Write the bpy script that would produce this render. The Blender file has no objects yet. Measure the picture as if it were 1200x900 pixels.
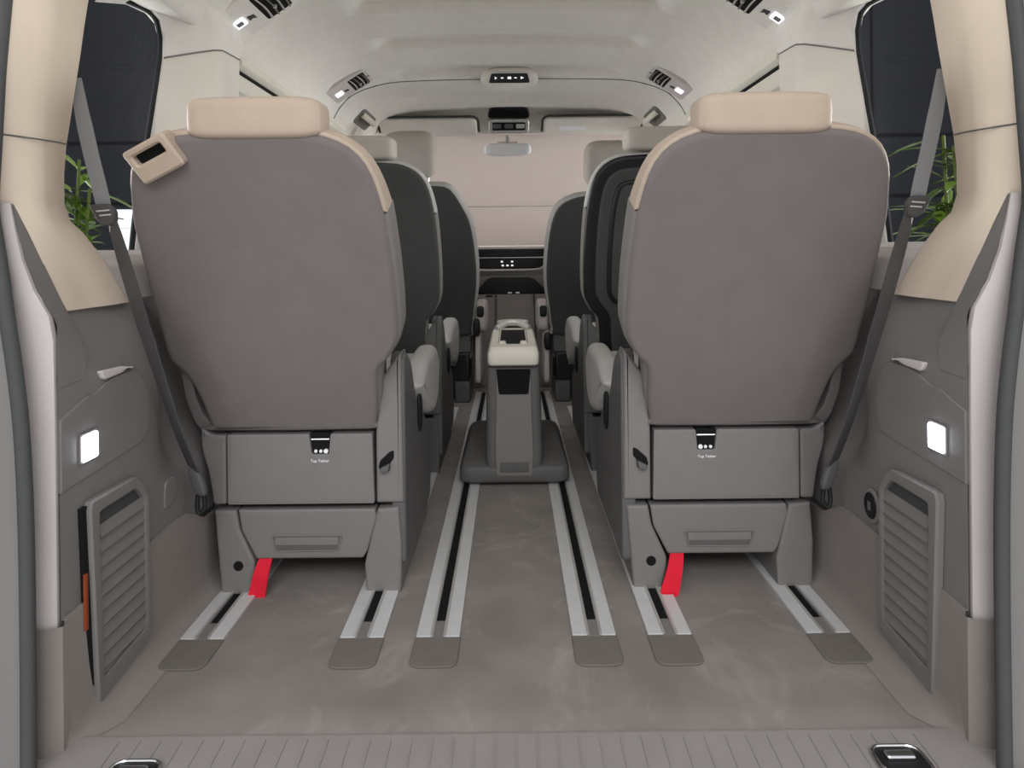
import bpy, bmesh, math, random
from mathutils import Vector, Matrix
from mathutils.geometry import tessellate_polygon
random.seed(7)
C = bpy.context.scene.collection
F = 750.0; H = 0.72; CX = 599.0; CY = 293.0       # lens in pixels, eye height above the load floor, vanishing point

def P(px, py, d, s=-1):
    """point seen at photo pixel (px,py) and depth d; s=+1 mirrors it to the right-hand side"""
    x = (px - CX) * d / F
    return Vector((x if s < 0 else -x, d, H + (CY - py) * d / F))

# ------------------------------------------------------------------ materials
def mat(name, col, rough=.6, metal=0, var=.06, scale=60, bump=.05, spec=.3, bscale=None, sheen=0):
    m = bpy.data.materials.new(name); m.use_nodes = True
    nt = m.node_tree; b = nt.nodes['Principled BSDF']
    b.inputs['Roughness'].default_value = rough; b.inputs['Metallic'].default_value = metal
    b.inputs['Specular IOR Level'].default_value = spec
    if sheen: b.inputs['Sheen Weight'].default_value = sheen
    tc = nt.nodes.new('ShaderNodeTexCoord'); n = nt.nodes.new('ShaderNodeTexNoise')
    n.inputs['Scale'].default_value = scale; n.inputs['Detail'].default_value = 4
    nt.links.new(tc.outputs['Object'], n.inputs['Vector'])
    r = nt.nodes.new('ShaderNodeValToRGB')
    r.color_ramp.elements[0].position = .3; r.color_ramp.elements[1].position = .7
    r.color_ramp.elements[0].color = [c * (1 - var) for c in col] + [1]
    r.color_ramp.elements[1].color = [min(1, c * (1 + var)) for c in col] + [1]
    nt.links.new(n.outputs['Fac'], r.inputs['Fac']); nt.links.new(r.outputs['Color'], b.inputs['Base Color'])
    if bump:
        n2 = nt.nodes.new('ShaderNodeTexNoise'); n2.inputs['Scale'].default_value = bscale or 700
        nt.links.new(tc.outputs['Object'], n2.inputs['Vector'])
        bp = nt.nodes.new('ShaderNodeBump'); bp.inputs['Strength'].default_value = bump; bp.inputs['Distance'].default_value = .002
        nt.links.new(n2.outputs['Fac'], bp.inputs['Height']); nt.links.new(bp.outputs['Normal'], b.inputs['Normal'])
    return m
def srgb(r, g, b):
    return [((c / 255) / 12.92 if c / 255 <= .04045 else ((c / 255 + .055) / 1.055) ** 2.4) for c in (r, g, b)]
def emis(name, col, st):
    m = bpy.data.materials.new(name); m.use_nodes = True
    b = m.node_tree.nodes['Principled BSDF']; b.inputs['Base Color'].default_value = (*col, 1)
    b.inputs['Emission Color'].default_value = (*col, 1); b.inputs['Emission Strength'].default_value = st
    return m
M = {}
M['carpet'] = mat('carpet', srgb(134, 127, 122), .95, var=.13, scale=7, bump=.5, spec=.1, bscale=900)
M['carpet_side'] = mat('carpet_side', srgb(138, 131, 126), .95, var=.05, scale=9, bump=.4, spec=.1, bscale=900)
M['flap'] = mat('flap', srgb(112, 106, 100), .9, var=.05, scale=40, bump=.3, spec=.1)
M['sill'] = mat('sill', srgb(140, 134, 131), .6, var=.04, scale=20, bump=.2)
M['plastic'] = mat('plastic', srgb(119, 116, 114), .55, var=.03, scale=25, bump=.15)
M['plastic_dark'] = mat('plastic_dark', srgb(92, 91, 90), .55, var=.03, scale=25, bump=.15)
M['wall_plastic'] = mat('wall_plastic', srgb(118, 115, 113), .45, var=.03, scale=18, bump=.12, spec=.4)
M['light_trim'] = mat('light_trim', srgb(196, 188, 185), .55, var=.02, scale=15, bump=.1)
M['beige'] = mat('beige', srgb(213, 197, 179), .6, var=.03, scale=12, bump=.12)
M['leather'] = mat('leather', srgb(174, 157, 141), .5, var=.03, scale=30, bump=.2, bscale=400)
M['cream'] = mat('cream', srgb(216, 211, 198), .55, var=.02, scale=20, bump=.1)
M['pillar'] = mat('pillar', srgb(220, 212, 201), .7, var=.03, scale=14, bump=.1)
M['headliner'] = mat('headliner', srgb(226, 221, 213), .95, var=.03, scale=30, bump=.25, spec=.1)
M['backboard'] = mat('backboard', srgb(113, 106, 104), .9, var=.04, scale=16, bump=.3, spec=.15, sheen=.1)
M['seat_grey'] = mat('seat_grey', srgb(122, 117, 113), .8, var=.04, scale=22, bump=.25)
M['headrest_grey'] = mat('headrest_grey', srgb(176, 169, 160), .7, var=.03, scale=30, bump=.2)
M['seat_light'] = mat('seat_light', srgb(176, 174, 170), .8, var=.04, scale=22, bump=.25)
M['charcoal'] = mat('charcoal', srgb(66, 68, 66), .85, var=.05, scale=20, bump=.25)
M['black'] = mat('black', srgb(28, 29, 30), .45, var=.1, scale=20, bump=.05)
M['gloss_black'] = mat('gloss_black', srgb(16, 17, 18), .3, var=.05, scale=20, bump=0, spec=.25)
M['void'] = mat('void', srgb(12, 12, 12), .9, bump=0)
M['alu'] = mat('alu', srgb(214, 214, 214), .55, metal=.35, var=.03, scale=40, bump=.06)
M['chrome'] = mat('chrome', srgb(225, 225, 228), .18, metal=1, var=.02, bump=0)
M['silver'] = mat('silver', srgb(205, 203, 200), .35, metal=.6, var=.02, bump=0)
M['red'] = mat('red', srgb(214, 26, 50), .8, var=.06, scale=50, bump=.3)
M['orange'] = mat('orange', srgb(140, 62, 34), .6, bump=0)
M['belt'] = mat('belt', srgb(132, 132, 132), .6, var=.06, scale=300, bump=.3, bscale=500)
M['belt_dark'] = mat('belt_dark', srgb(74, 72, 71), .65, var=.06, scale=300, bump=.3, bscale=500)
M['rubber'] = mat('rubber', srgb(70, 71, 71), .6, var=.05, bump=.05)
M['paint'] = mat('paint', srgb(120, 118, 116), .35, var=.02, scale=5, bump=0, spec=.5)
M['shade'] = mat('shade', srgb(200, 192, 187), .9, var=.025, scale=10, bump=.2, spec=.1)
_n = M['shade'].node_tree; _b = _n.nodes['Principled BSDF']; _t = _n.nodes.new('ShaderNodeBsdfTranslucent'); _m = _n.nodes.new('ShaderNodeMixShader')
_t.inputs['Color'].default_value = (*srgb(222, 213, 208), 1); _m.inputs['Fac'].default_value = .5; _o = _n.nodes['Material Output']
_n.links.new(_b.outputs[0], _m.inputs[1]); _n.links.new(_t.outputs[0], _m.inputs[2]); _n.links.new(_m.outputs[0], _o.inputs['Surface'])
M['panel_wall'] = mat('panel_wall', srgb(47, 48, 52), .85, var=.04, scale=2, bump=0, spec=.05)
M['ground'] = mat('ground', srgb(205, 205, 205), .4, var=.06, scale=3, bump=0)
M['white'] = mat('white', srgb(235, 236, 240), .4, var=.01, bump=0)
M['print'] = mat('print', srgb(238, 238, 238), .6, var=.01, bump=0)
M['leaf'] = mat('leaf', srgb(106, 134, 40), .5, var=.45, scale=9, bump=0)
M['stem'] = mat('stem', srgb(96, 110, 50), .6, var=.1, bump=0)
M['pot'] = mat('pot', srgb(90, 88, 86), .6, var=.06, bump=.1)
M['lamp'] = emis('lamp', (.86, .88, 1), 9)
M['lamp_small'] = emis('lamp_small', (.82, .84, 1), 1.5)
M['led'] = emis('led', (.95, .95, 1), .55)
g = bpy.data.materials.new('glass'); g.use_nodes = True
nt = g.node_tree; nt.nodes.clear()
o_ = nt.nodes.new('ShaderNodeOutputMaterial'); mx = nt.nodes.new('ShaderNodeMixShader')
tr = nt.nodes.new('ShaderNodeBsdfTransparent'); gl = nt.nodes.new('ShaderNodeBsdfGlossy')
gl.inputs['Roughness'].default_value = .0; tr.inputs['Color'].default_value = (.86, .87, .88, 1); mx.inputs['Fac'].default_value = .006
nt.links.new(tr.outputs[0], mx.inputs[1]); nt.links.new(gl.outputs[0], mx.inputs[2]); nt.links.new(mx.outputs[0], o_.inputs['Surface'])
M['glass'] = g

# ------------------------------------------------------------------ mesh helpers
def finish(name, bm, m, parent=None, sharp=38, solid=0, bevel=0):
    bmesh.ops.remove_doubles(bm, verts=bm.verts, dist=1e-5)
    bmesh.ops.recalc_face_normals(bm, faces=bm.faces)
    ng = len(bm.faces) < 4000
    me = bpy.data.meshes.new(name); bm.to_mesh(me); bm.free()
    for p in me.polygons: p.use_smooth = True
    me.set_sharp_from_angle(angle=math.radians(sharp))
    me.materials.append(M[m])
    o = bpy.data.objects.new(name, me); C.objects.link(o)
    if parent: o.parent = parent
    if solid:
        md = o.modifiers.new('solid', 'SOLIDIFY'); md.thickness = solid; md.offset = 0
    if ng:
        md = o.modifiers.new('normals', 'WEIGHTED_NORMAL'); md.keep_sharp = True; md.weight = 90
    if bevel:
        md = o.modifiers.new('bevel', 'BEVEL'); md.width = bevel; md.segments = 2; md.limit_method = 'ANGLE'; md.angle_limit = .7
    return o
def thing(name, label, cat, loc=(0, 0, 0), group=None):
    o = bpy.data.objects.new(name, None); C.objects.link(o); o.location = loc
    o.empty_display_size = .05
    return tag(o, label, cat, group)
def tag(o, label, cat, group=None):
    o['label'] = label; o['category'] = cat
    if group: o['group'] = group
    return o
def struct(o, label=None):
    o['kind'] = 'structure'
    if label: o['label'] = label
    return o
def rnd(pts, r, n=5):
    """fillet the corners of a 2-D polygon"""
    out = []; N = len(pts)
    for i in range(N):
        p = Vector(pts[i][:2]); a = Vector(pts[i - 1][:2]); b = Vector(pts[(i + 1) % N][:2])
        rr = pts[i][2] if len(pts[i]) > 2 else r
        da, db = a - p, b - p
        k = min(rr, da.length * .48, db.length * .48)
        if k < 1e-5: out.append(tuple(p)); continue
        s, e = p + da.normalized() * k, p + db.normalized() * k
        for j in range(n + 1):
            t = j / n
            q = s * (1 - t) ** 2 + p * 2 * t * (1 - t) + e * t * t
            out.append(tuple(q))
    return out
def rect(x0, x1, y0, y1): return [(x0, y0), (x1, y0), (x1, y1), (x0, y1)]
def area(pts): return sum(pts[i - 1][0] * pts[i][1] - pts[i][0] * pts[i - 1][1] for i in range(len(pts))) / 2
def offset(pts, d):
    if area(pts) < 0: pts = pts[::-1]
    out = []; N = len(pts)
    for i in range(N):
        p = Vector(pts[i]); e0 = (p - Vector(pts[i - 1])); e1 = (Vector(pts[(i + 1) % N]) - p)
        if e0.length < 1e-6: e0 = e1
        if e1.length < 1e-6: e1 = e0
        n0 = Vector((e0.y, -e0.x)).normalized(); n1 = Vector((e1.y, -e1.x)).normalized()
        m = (n0 + n1); m = m.normalized() if m.length > 1e-6 else n0
        out.append(tuple(p + m * d / max(.45, m.dot(n0))))
    for _ in range(12):                                   # collapse edges that turned inside out
        flip = [i for i in range(N) if (out[(i + 1) % N][0] - out[i][0]) * (pts[(i + 1) % N][0] - pts[i][0]) + (out[(i + 1) % N][1] - out[i][1]) * (pts[(i + 1) % N][1] - pts[i][1]) < -1e-12]
        if not flip: break
        fs = set(flip)
        for i in flip:
            if (i - 1) % N in fs and len(fs) < N: continue
            k = i; run = [i]
            while k in fs: k = (k + 1) % N; run.append(k)
            # meet where the two good neighbouring edges cross
            a, b = run[0], run[-1]; p0, p1 = Vector(out[a - 1]), Vector(out[a]); q0, q1 = Vector(out[b]), Vector(out[(b + 1) % N])
            e, f_ = p1 - p0, q1 - q0; den = e.x * f_.y - e.y * f_.x; c = (p1 + q0) / 2
            if abs(den) > 1e-9:
                w = q0 - p0; t = (w.x * f_.y - w.y * f_.x) / den; c2 = p0 + e * t
                if (c2 - c).length < abs(d) * 3: c = c2
            for k in run: out[k] = tuple(c)
    return out
def clip(pts, f):
    out = []; N = len(pts)
    for i in range(N):
        a, b = pts[i - 1], pts[i]; fa, fb = f(a), f(b)
        if (fa > 0) != (fb > 0):
            t = fa / (fa - fb); out.append((a[0] + (b[0] - a[0]) * t, a[1] + (b[1] - a[1]) * t))
        if fb > 0: out.append(b)
    return out
def frame(o, ux, uy, uz): 
    o, ux, uy, uz = map(Vector, (o, ux, uy, uz))
    return lambda u, v, w: o + ux * u + uy * v + uz * w
XZ = lambda y=0, x=0, z=0: frame((x, y, z), (1, 0, 0), (0, 0, 1), (0, 1, 0))   # polygon in x,z ; depth goes forward
YZ = lambda x=0: frame((x, 0, 0), (0, 1, 0), (0, 0, 1), (1, 0, 0))
XY = lambda z=0: frame((0, 0, z), (1, 0, 0), (0, 1, 0), (0, 0, 1))
def prism(bm, pts, fr, w0, w1, r=.004, n=3, r2=None):
    """extruded polygon with rounded rims (r at w0, r2 at w1)"""
    if area(pts) < 0: pts = pts[::-1]
    r2 = r if r2 is None else r2
    sg = 1 if w1 > w0 else -1
    prof = []
    if r > 0:
        for k in range(n + 1):
            a = k / n * math.pi / 2; prof.append((-r * (1 - math.sin(a)), w0 + sg * r * (1 - math.cos(a))))
    else: prof.append((0, w0))
    if r2 > 0:
        for k in range(n + 1):
            a = k / n * math.pi / 2; prof.append((-r2 * (1 - math.cos(a)), w1 - sg * r2 * (1 - math.sin(a))))
    else: prof.append((0, w1))
    if abs(area(pts)) > .004:                              # flat margin inside each cap keeps the cap shading flat
        prof = [(prof[0][0] - .004, prof[0][1])] + prof + [(prof[-1][0] - .004, prof[-1][1])]
    rings = []; flat = []
    for d, w in prof:
        q = offset(pts, d) if abs(d) > 1e-7 else pts
        flat.append(q); rings.append([bm.verts.new(fr(u, v, w)) for u, v in q])
    N = len(pts)
    for a, b in zip(rings, rings[1:]):
        for i in range(N): bm.faces.new((a[i - 1], a[i], b[i], b[i - 1]))
    for q, ring in ((flat[0], rings[0]), (flat[-1], rings[-1])):
        idx = [i for i in range(N) if (Vector(q[i]) - Vector(q[i - 1])).length > 2e-5]
        if len(idx) < 3: continue
        for tri in tessellate_polygon([[Vector((q[i][0], q[i][1], 0)) for i in idx]]):
            try: bm.faces.new([ring[idx[j]] for j in tri])
            except ValueError: pass
def box(bm, x0, x1, y0, y1, z0, z1, r=.003):
    prism(bm, rect(x0, x1, z0, z1), XZ(), y0, y1, min(r, abs(x1 - x0) * .4, abs(z1 - z0) * .4, abs(y1 - y0) * .4), 2)
def grid(bm, rows):
    vs = [[bm.verts.new(p) for p in r] for r in rows]
    for a, b in zip(vs, vs[1:]):
        for i in range(len(a) - 1): bm.faces.new((a[i], a[i + 1], b[i + 1], b[i]))
def tube(bm, path, r, n=8, closed=False):
    path = [Vector(p) for p in path]; N = len(path); rings = []
    up = Vector((0, 0, 1))
    prev = None
    for i, p in enumerate(path):
        if closed: t = path[(i + 1) % N] - path[i - 1]
        else: t = path[min(i + 1, N - 1)] - path[max(i - 1, 0)]
        t.normalize()
        a = prev - t * prev.dot(t) if prev is not None else t.orthogonal()
        a.normalize(); prev = a; b = t.cross(a)
        rr = r[i] if isinstance(r, (list, tuple)) else r
        rings.append([bm.verts.new(p + (a * math.cos(k * 2 * math.pi / n) + b * math.sin(k * 2 * math.pi / n)) * rr) for k in range(n)])
    for i in range(N if closed else N - 1):
        A, B = rings[i], rings[(i + 1) % N]
        if closed and i == N - 1:
            j = min(range(n), key=lambda q: (B[q].co - A[0].co).length); B = B[j:] + B[:j]
        for k in range(n): bm.faces.new((A[k - 1], A[k], B[k], B[k - 1]))
    if not closed: bm.faces.new(rings[0][::-1]); bm.faces.new(rings[-1])
def ribbon(bm, path, wdir, w, th):
    """flat strap along path; wdir per point gives the direction of its width"""
    path = [Vector(p) for p in path]; N = len(path); rings = []
    for i, p in enumerate(path):
        t = (path[min(i + 1, N - 1)] - path[max(i - 1, 0)]).normalized()
        a = Vector(wdir[i] if isinstance(wdir, list) else wdir); a = (a - t * a.dot(t)).normalized(); b = t.cross(a)
        ww = w[i] if isinstance(w, list) else w
        rings.append([bm.verts.new(p + a * x * ww / 2 + b * y * th / 2) for x, y in ((-1, -1), (1, -1), (1, 1), (-1, 1))])
    for A, B in zip(rings, rings[1:]):
        for k in range(4): bm.faces.new((A[k - 1], A[k], B[k], B[k - 1]))
    bm.faces.new(rings[0][::-1]); bm.faces.new(rings[-1])
def spline(pts, n=6):
    pts = [Vector(p) for p in pts]; out = []
    for i in range(len(pts) - 1):
        p0, p1, p2, p3 = pts[max(i - 1, 0)], pts[i], pts[i + 1], pts[min(i + 2, len(pts) - 1)]
        for j in range(n):
            t = j / n
            out.append(.5 * ((2 * p1) + (p2 - p0) * t + (2 * p0 - 5 * p1 + 4 * p2 - p3) * t * t + (3 * p1 - p0 - 3 * p2 + p3) * t ** 3))
    out.append(pts[-1]); return out
def pillow(bm, fr, a, b, c, e=.35, nu=40, nv=20):
    """rounded block, half sizes a,b,c along frame axes"""
    def sp(x, q): return math.copysign(abs(x) ** q, x)
    rings = []
    for j in range(1, nv):
        v = -math.pi / 2 + math.pi * j / nv
        rings.append([bm.verts.new(fr(a * sp(math.cos(v), e) * sp(math.cos(u), e), b * sp(math.sin(v), e), c * sp(math.cos(v), e) * sp(math.sin(u), e)))
                      for u in [2 * math.pi * i / nu for i in range(nu)]])
    for A, B in zip(rings, rings[1:]):
        for k in range(nu): bm.faces.new((A[k - 1], A[k], B[k], B[k - 1]))
    bm.faces.new(rings[0][::-1]); bm.faces.new(rings[-1])
def disc(r, n=20, cx=0, cy=0): return [(cx + r * math.cos(2 * math.pi * k / n), cy + r * math.sin(2 * math.pi * k / n)) for k in range(n)]
def text(name, s, size, mtx, m, parent=None):
    cu = bpy.data.curves.new('t', 'FONT'); cu.body = s; cu.size = size; cu.align_x = 'CENTER'; cu.align_y = 'CENTER'; cu.extrude = .0004
    to = bpy.data.objects.new('t', cu); C.objects.link(to)
    dg = bpy.context.evaluated_depsgraph_get(); me = bpy.data.meshes.new_from_object(to.evaluated_get(dg))
    bpy.data.objects.remove(to); me.transform(mtx); me.materials.clear(); me.materials.append(M[m]); me.name = name
    o = bpy.data.objects.new(name, me); C.objects.link(o)
    if parent: o.parent = parent
    return o
NB = bmesh.new
FRONT = Matrix.Rotation(math.radians(90), 4, 'X')        # text facing the tailgate

# ------------------------------------------------------------------ floor, sill, ground, surroundings
bm = NB()
grid(bm, [[Vector((x, y, 0)) for x in [-.80 + 1.6 * i / 32 for i in range(33)]] for y in [.945 + (3.5 - .945) * j / 40 for j in range(41)]])
fl = struct(finish('floor', bm, 'carpet', solid=.02), 'grey carpeted load floor of the van'); fl.location.z = -.0101
# worn, scuffed carpet: pale wispy marks
nt = M['carpet'].node_tree; b = nt.nodes['Principled BSDF']
tc = nt.nodes.new('ShaderNodeTexCoord'); n3 = nt.nodes.new('ShaderNodeTexNoise'); n3.inputs['Scale'].default_value = 4.5
n3.inputs['Detail'].default_value = 7; n3.inputs['Distortion'].default_value = 1.6; n3.inputs['Roughness'].default_value = .62
nt.links.new(tc.outputs['Object'], n3.inputs['Vector'])
rp = nt.nodes.new('ShaderNodeValToRGB'); rp.color_ramp.elements[0].position = .54; rp.color_ramp.elements[1].position = .72
rp.color_ramp.elements[0].color = (0, 0, 0, 1); rp.color_ramp.elements[1].color = (.45, .45, .45, 1)
nt.links.new(n3.outputs['Fac'], rp.inputs['Fac'])
mixc = nt.nodes.new('ShaderNodeMixRGB'); mixc.inputs['Color2'].default_value = (*srgb(178, 170, 163), 1)
old = b.inputs['Base Color'].links[0].from_socket
nt.links.new(rp.outputs['Color'], mixc.inputs['Fac']); nt.links.new(old, mixc.inputs['Color1']); nt.links.new(mixc.outputs['Color'], b.inputs['Base Color'])

bm = NB()
prof = [(.948, -.03), (.948, .004), (.940, .006), (.872, .002), (.855, -.004), (.845, -.02), (.84, -.06)]
for (y0, z0), (y1, z1) in zip(prof, prof[1:]):
    grid(bm, [[Vector((-.70, y0, z0)), Vector((.70, y0, z0))], [Vector((-.70, y1, z1)), Vector((.70, y1, z1))]])
sl = struct(finish('trim_1', bm, 'sill'), 'ribbed grey loading sill plate along the tailgate edge')
bm = NB()
for i in range(-19, 20):
    x = i * .0305
    p = [(x * (1 + (.9225 - y) * .0), y, zz) for y, zz in ((.934, .0058), (.872, .0026))]
    ribbon(bm, p, (1, 0, 0), .0022, .0022)
ob = finish('rib', bm, 'sill', sl)
def cyl_ground():
    bm = NB(); grid(bm, [[Vector((-9, -8, -.6)), Vector((9, -8, -.6))], [Vector((-9, 6, -.6)), Vector((9, 6, -.6))]])
    struct(finish('ground', bm, 'ground', solid=.02), 'pale showroom floor around the van')
cyl_ground()
bm = NB()
box(bm, -9, 9, 5.6, 5.8, -.6, 4.2, .0)
wb = struct(finish('wall_back', bm, 'panel_wall'), 'dark grey panelled showroom wall beyond the van')
bm = NB()
for z in (H + 128 * 5.6 / F, H + 57 * 5.6 / F, 3.0, .2): box(bm, -9, 9, 5.594, 5.605, z - .014, z + .014, 0)
for x in (-3.07, 3.17, -1.5, 1.55, -5, 5): box(bm, x - .01, x + .01, 5.594, 5.605, -.6, 4.2, 0)
finish('panel_joint', bm, 'void', wb)

# ------------------------------------------------------------------ headliner
XS = [.0, .15, .3, .40, .44, .48, .53, .58, .64, .68, .705, .715, .80]
DR = [0, .001, .003, .006, .008, .012, .022, .042, .078, .122, .170, .173, .150]
def bump(y, y0, w): 
    t = abs(y - y0) / w
    return 0 if t >= 1 else .5 + .5 * math.cos(math.pi * t)
def saw(y, y0, w):
    t = y - y0
    if t <= -w or t >= .022: return 0
    if t < -.035: q = (t + w) / (w - .035); return q * q * (3 - 2 * q)
    if t < 0: return 1
    q = 1 - t / .022; return q * q * (3 - 2 * q)
def ceil_z(x, y):
    ax = abs(x); d = DR[-1]
    for i in range(len(XS) - 1):
        if XS[i] <= ax <= XS[i + 1]:
            t = (ax - XS[i]) / (XS[i + 1] - XS[i]); d = DR[i] * (1 - t) + DR[i + 1] * t; break
    z = 1.405 - d
    k = max(0, min(1, (.47 - ax) / .07)); k = k * k * (3 - 2 * k)
    z += k * sum(h_ * saw(y, y0, .13) for y0, h_ in ((1.835, .034), (2.168, .034), (2.50, .022)))
    st = max(0, min(1, (y - 2.50) / .03)); z -= .010 * st * max(0, min(1, (.62 - ax) / .08))
    f = max(0, (y - 2.80) / .35)
    z += k * (.012 * bump(y, 2.86, .12)) - .016 * min(1, f) ** 2
    return z
xs = sorted(set([-x for x in XS] + XS + [s * x for s in (1, -1) for x in (.42, .46, .505, .555, .61, .66, .695)]))
ys = [.88 + 2.27 * j / 420 for j in range(421)]
bm = NB(); grid(bm, [[Vector((x, y, ceil_z(x, y))) for x in xs] for y in ys])
struct(finish('ceiling', bm, 'headliner', sharp=60), 'grey-beige fabric roof lining with cross ribs')
bm = NB(); tube(bm, [Vector((x, 2.545, ceil_z(x, 2.545) - .0002)) for x in [-.70 + 1.4 * i / 80 for i in range(81)]], .0028, 6)
struct(finish('trim_27', bm, 'plastic_dark'), 'seam across the roof lining ahead of the roof display')
bm = NB(); grid(bm, [[Vector((x, y, 1.47)) for x in (-.85, .85)] for y in (.86, 3.4)])
struct(finish('trim_2', bm, 'paint', solid=.02), 'outer roof skin of the van')

# ------------------------------------------------------------------ side walls (left = -1, right = +1)
def side(s):
    sd = 'left' if s < 0 else 'right'
    X = lambda x: x * (-s)                                     # written for the left side
    V = lambda x, y, z: Vector((X(x), y, z))
    # light rear face of the trim with its swept-out top
    rows = []
    for (a, b_) in (((35, 760, .912), (66, 760, .922)), ((35, 735, .912), (66, 735, .922)), ((34, 600, .912), (66, 600, .922)), ((32, 530, .91), (66, 520, .922)),
                    ((27, 450, .908), (66, 440, .922)), ((20, 400, .905), (66, 395, .922)), ((15, 360, .90), (61, 368, .919)), ((8, 320, .897), (42, 337, .91)),
                    ((3, 290, .895), (28, 300, .905)), ((-1, 262, .893), (20, 264, .902)), ((-4, 234, .89), (15, 234, .90))):
        A, B = P(*a, s), P(*b_, s)
        back = A + Vector((X(-.03), .01, 0))
        mid = A.lerp(B, .5); mid.y -= .004
        rnd_ = B + Vector((X(-.004), .006, 0))
        rows.append([back, A, mid, A.lerp(B, .9) + Vector((0, -.001, 0)), rnd_])
    bm = NB(); grid(bm, rows)
    struct(finish('trim_3' if s < 0 else 'trim_4', bm, 'light_trim', sharp=50), 'light grey plastic tailgate pillar trim, %s side' % sd)
    # dark swept face between light trim and upper pillar
    bm = NB()
    grid(bm, [[P(15, 234, .901, s), P(17, 236, .906, s)], [P(27, 300, .911, s), P(50, 303, .945, s)], [P(41, 337, .916, s), P(68, 341, .965, s)], [P(62.5, 369, .9212, s), P(78, 362, .977, s)],
              [P(65.8, 378, .9222, s), P(84, 376, .972, s)], [P(65.8, 415, .9222, s), P(100, 410, .982, s)], [P(65.8, 452, .9222, s), P(98, 440, .981, s)]])
    struct(finish('trim_5' if s < 0 else 'trim_6', bm, 'wall_plastic', sharp=60), 'dark grey swept edge beside the light trim, %s side' % sd)
    # lower side wall: plastic above, carpet lining below
    YS = [.923, .945, .965, .98, 1.0, 1.08, 1.15, 1.18, 1.21, 1.24, 1.27, 1.31, 1.35, 1.5, 1.7, 2.0, 2.4, 3.0, 3.4]
    def zt(y): return .635 if y > 1.0 else .535 + .1 * max(0, (y - .923) / .077) * .0 + .01
    rows = []
    for z, x in ((.17, -.655), (.25, -.655), (.29, -.655), (.33, -.655), (.38, -.655), (.42, -.655), (.50, -.656), (.545, -.657), (.585, -.672), (.635, -.685)):
        r = []
        for y in YS:
            k = max(0, min(1, (y - .945) / .03)); zz = z if z <= .546 else .545 + (z - .545) * k; xx = x if z <= .546 else -.657 + (x + .657) * k
            w = max(0, min(1, (y - 1.6) / .2)); xx = xx - .03 * w; sm = lambda t: max(0, min(1, t)) ** 2 * (3 - 2 * max(0, min(1, t))); xx -= .062 * sm((y - 1.17) / .13) * sm((z - .27) / .12) * (1 if z < .6 else .75)
            if z > .6: xx -= .025 * max(0, min(1, (y - .98) / .2)) 
            r.append(V(xx, y, zz))
        rows.append(r)
    bm = NB(); grid(bm, rows)
    struct(finish('wall_' + sd, bm, 'wall_plastic', sharp=50), 'dark grey plastic load-bay side wall, %s side' % sd)
    # carpet lining with coved foot
    rows = []
    def topz(y): 
        if y < 1.276: return .19 + .012 * max(0, min(1, (y - .95) / .2))
        return .20 - .05 * min(1, (y - 1.276) / .09)
    for k, (x, z) in enumerate(((-.60, .001), (-.625, .004), (-.641, .016), (-.648, .04), (-.650, .1), (-.650, None), (-.656, None))):
        rows.append([V((x if k > 4 else -.650 + (x + .650) * max(.02, min(1, (y - .923) / .055))) - .09 * max(0, min(1, (y - 1.6) / .2)), y, z if z is not None else topz(y)) for y in YS])
    bm = NB(); grid(bm, rows)
    # rear corner wrap of the lining
    rows = []
    for z in (-.05, .001, .05, .1, .15, .176, .184):
        px_l = P(35, 735, .905, s); px_r = V(-.649, .923, z)
        A = Vector((px_l.x, .905, z)); B = px_r.copy(); B.y = .918
        e = 0
        Bq = B + Vector((X(e * .9), 0, 0))
        rows.append([A + Vector((X(-.03), .01, 0)), A, A.lerp(Bq, .5) + Vector((0, -.003, 0)), Bq, px_r + Vector((X(-.0012 + e), .03, 0))])
    grid(bm, rows)
    struct(finish('baseboard_' + sd, bm, 'carpet_side', sharp=60), 'taupe carpet lining at the foot of the %s side wall' % sd)
    # beige rear pillar
    R = [((26, -60, .88), (76, -60, .935), (119, -60, 1.07)), ((18, 0, .88), (66, 0, .937), (107, 0, 1.07)), ((15, 30, .88), (62, 30, .937), (102, 30, 1.067)),
         ((12, 60, .88), (58, 60, .937), (98, 58, 1.065)), ((8, 100, .882), (54, 105, .937), (91, 100, 1.062)), ((4, 153, .885), (50, 160, .937), (80, 166, 1.06)),
         ((0, 195, .888), (50, 200, .937), (77, 200, 1.06)), ((-4, 234, .892), (50, 232, .938), (77, 236, 1.062)), ((17, 236, .906), (54, 250, .945), (84, 256, 1.066)), ((33, 268, .922), (62, 268, .955), (99, 270, 1.072)),
         ((48, 300, .942), (78, 296, .985), (122, 300, 1.09)), ((62, 330, .96), (94, 326, 1.02), (138, 328, 1.12)), ((78, 361, .978), (110, 357, 1.05), (152, 351, 1.16))]
    rows = []
    for i, (a, b_, c) in enumerate(R):
        A, B, Cc = P(*a, s), P(*b_, s), P(*c, s)
        pts = []
        for t in (0, .33, .7): pts.append(A.lerp(B, t) + Vector((0, -.004 * (1 - abs(2 * t - 1)), 0)))
        pts.append(B + Vector((X(-.002), .002, 0))); 
        for t in (.15, .5, .92): pts.append(B.lerp(Cc, t) + Vector((X(.004 * t * (1 - t) * 4), 0, 0)))
        pts.append(Cc + Vector((X(-.004), .004, 0)))
        out = Cc.copy(); 
        if i < 11: out += Vector((X(-.045), .035, 0)); pts.append(out)
        else: pts.append(Cc + Vector((X(-.012), .012, 0)))
        rows.append(pts)
    bm = NB(); grid(bm, rows)
    pl = struct(finish('trim_7' if s < 0 else 'trim_8', bm, 'beige', sharp=50), 'beige rear roof pillar trim, %s side' % sd)
    bm = NB()
    A, B, Cc = P(4, 153, .8845, s), P(50, 160, .9355, s), P(80, 166, 1.0585, s)
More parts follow.
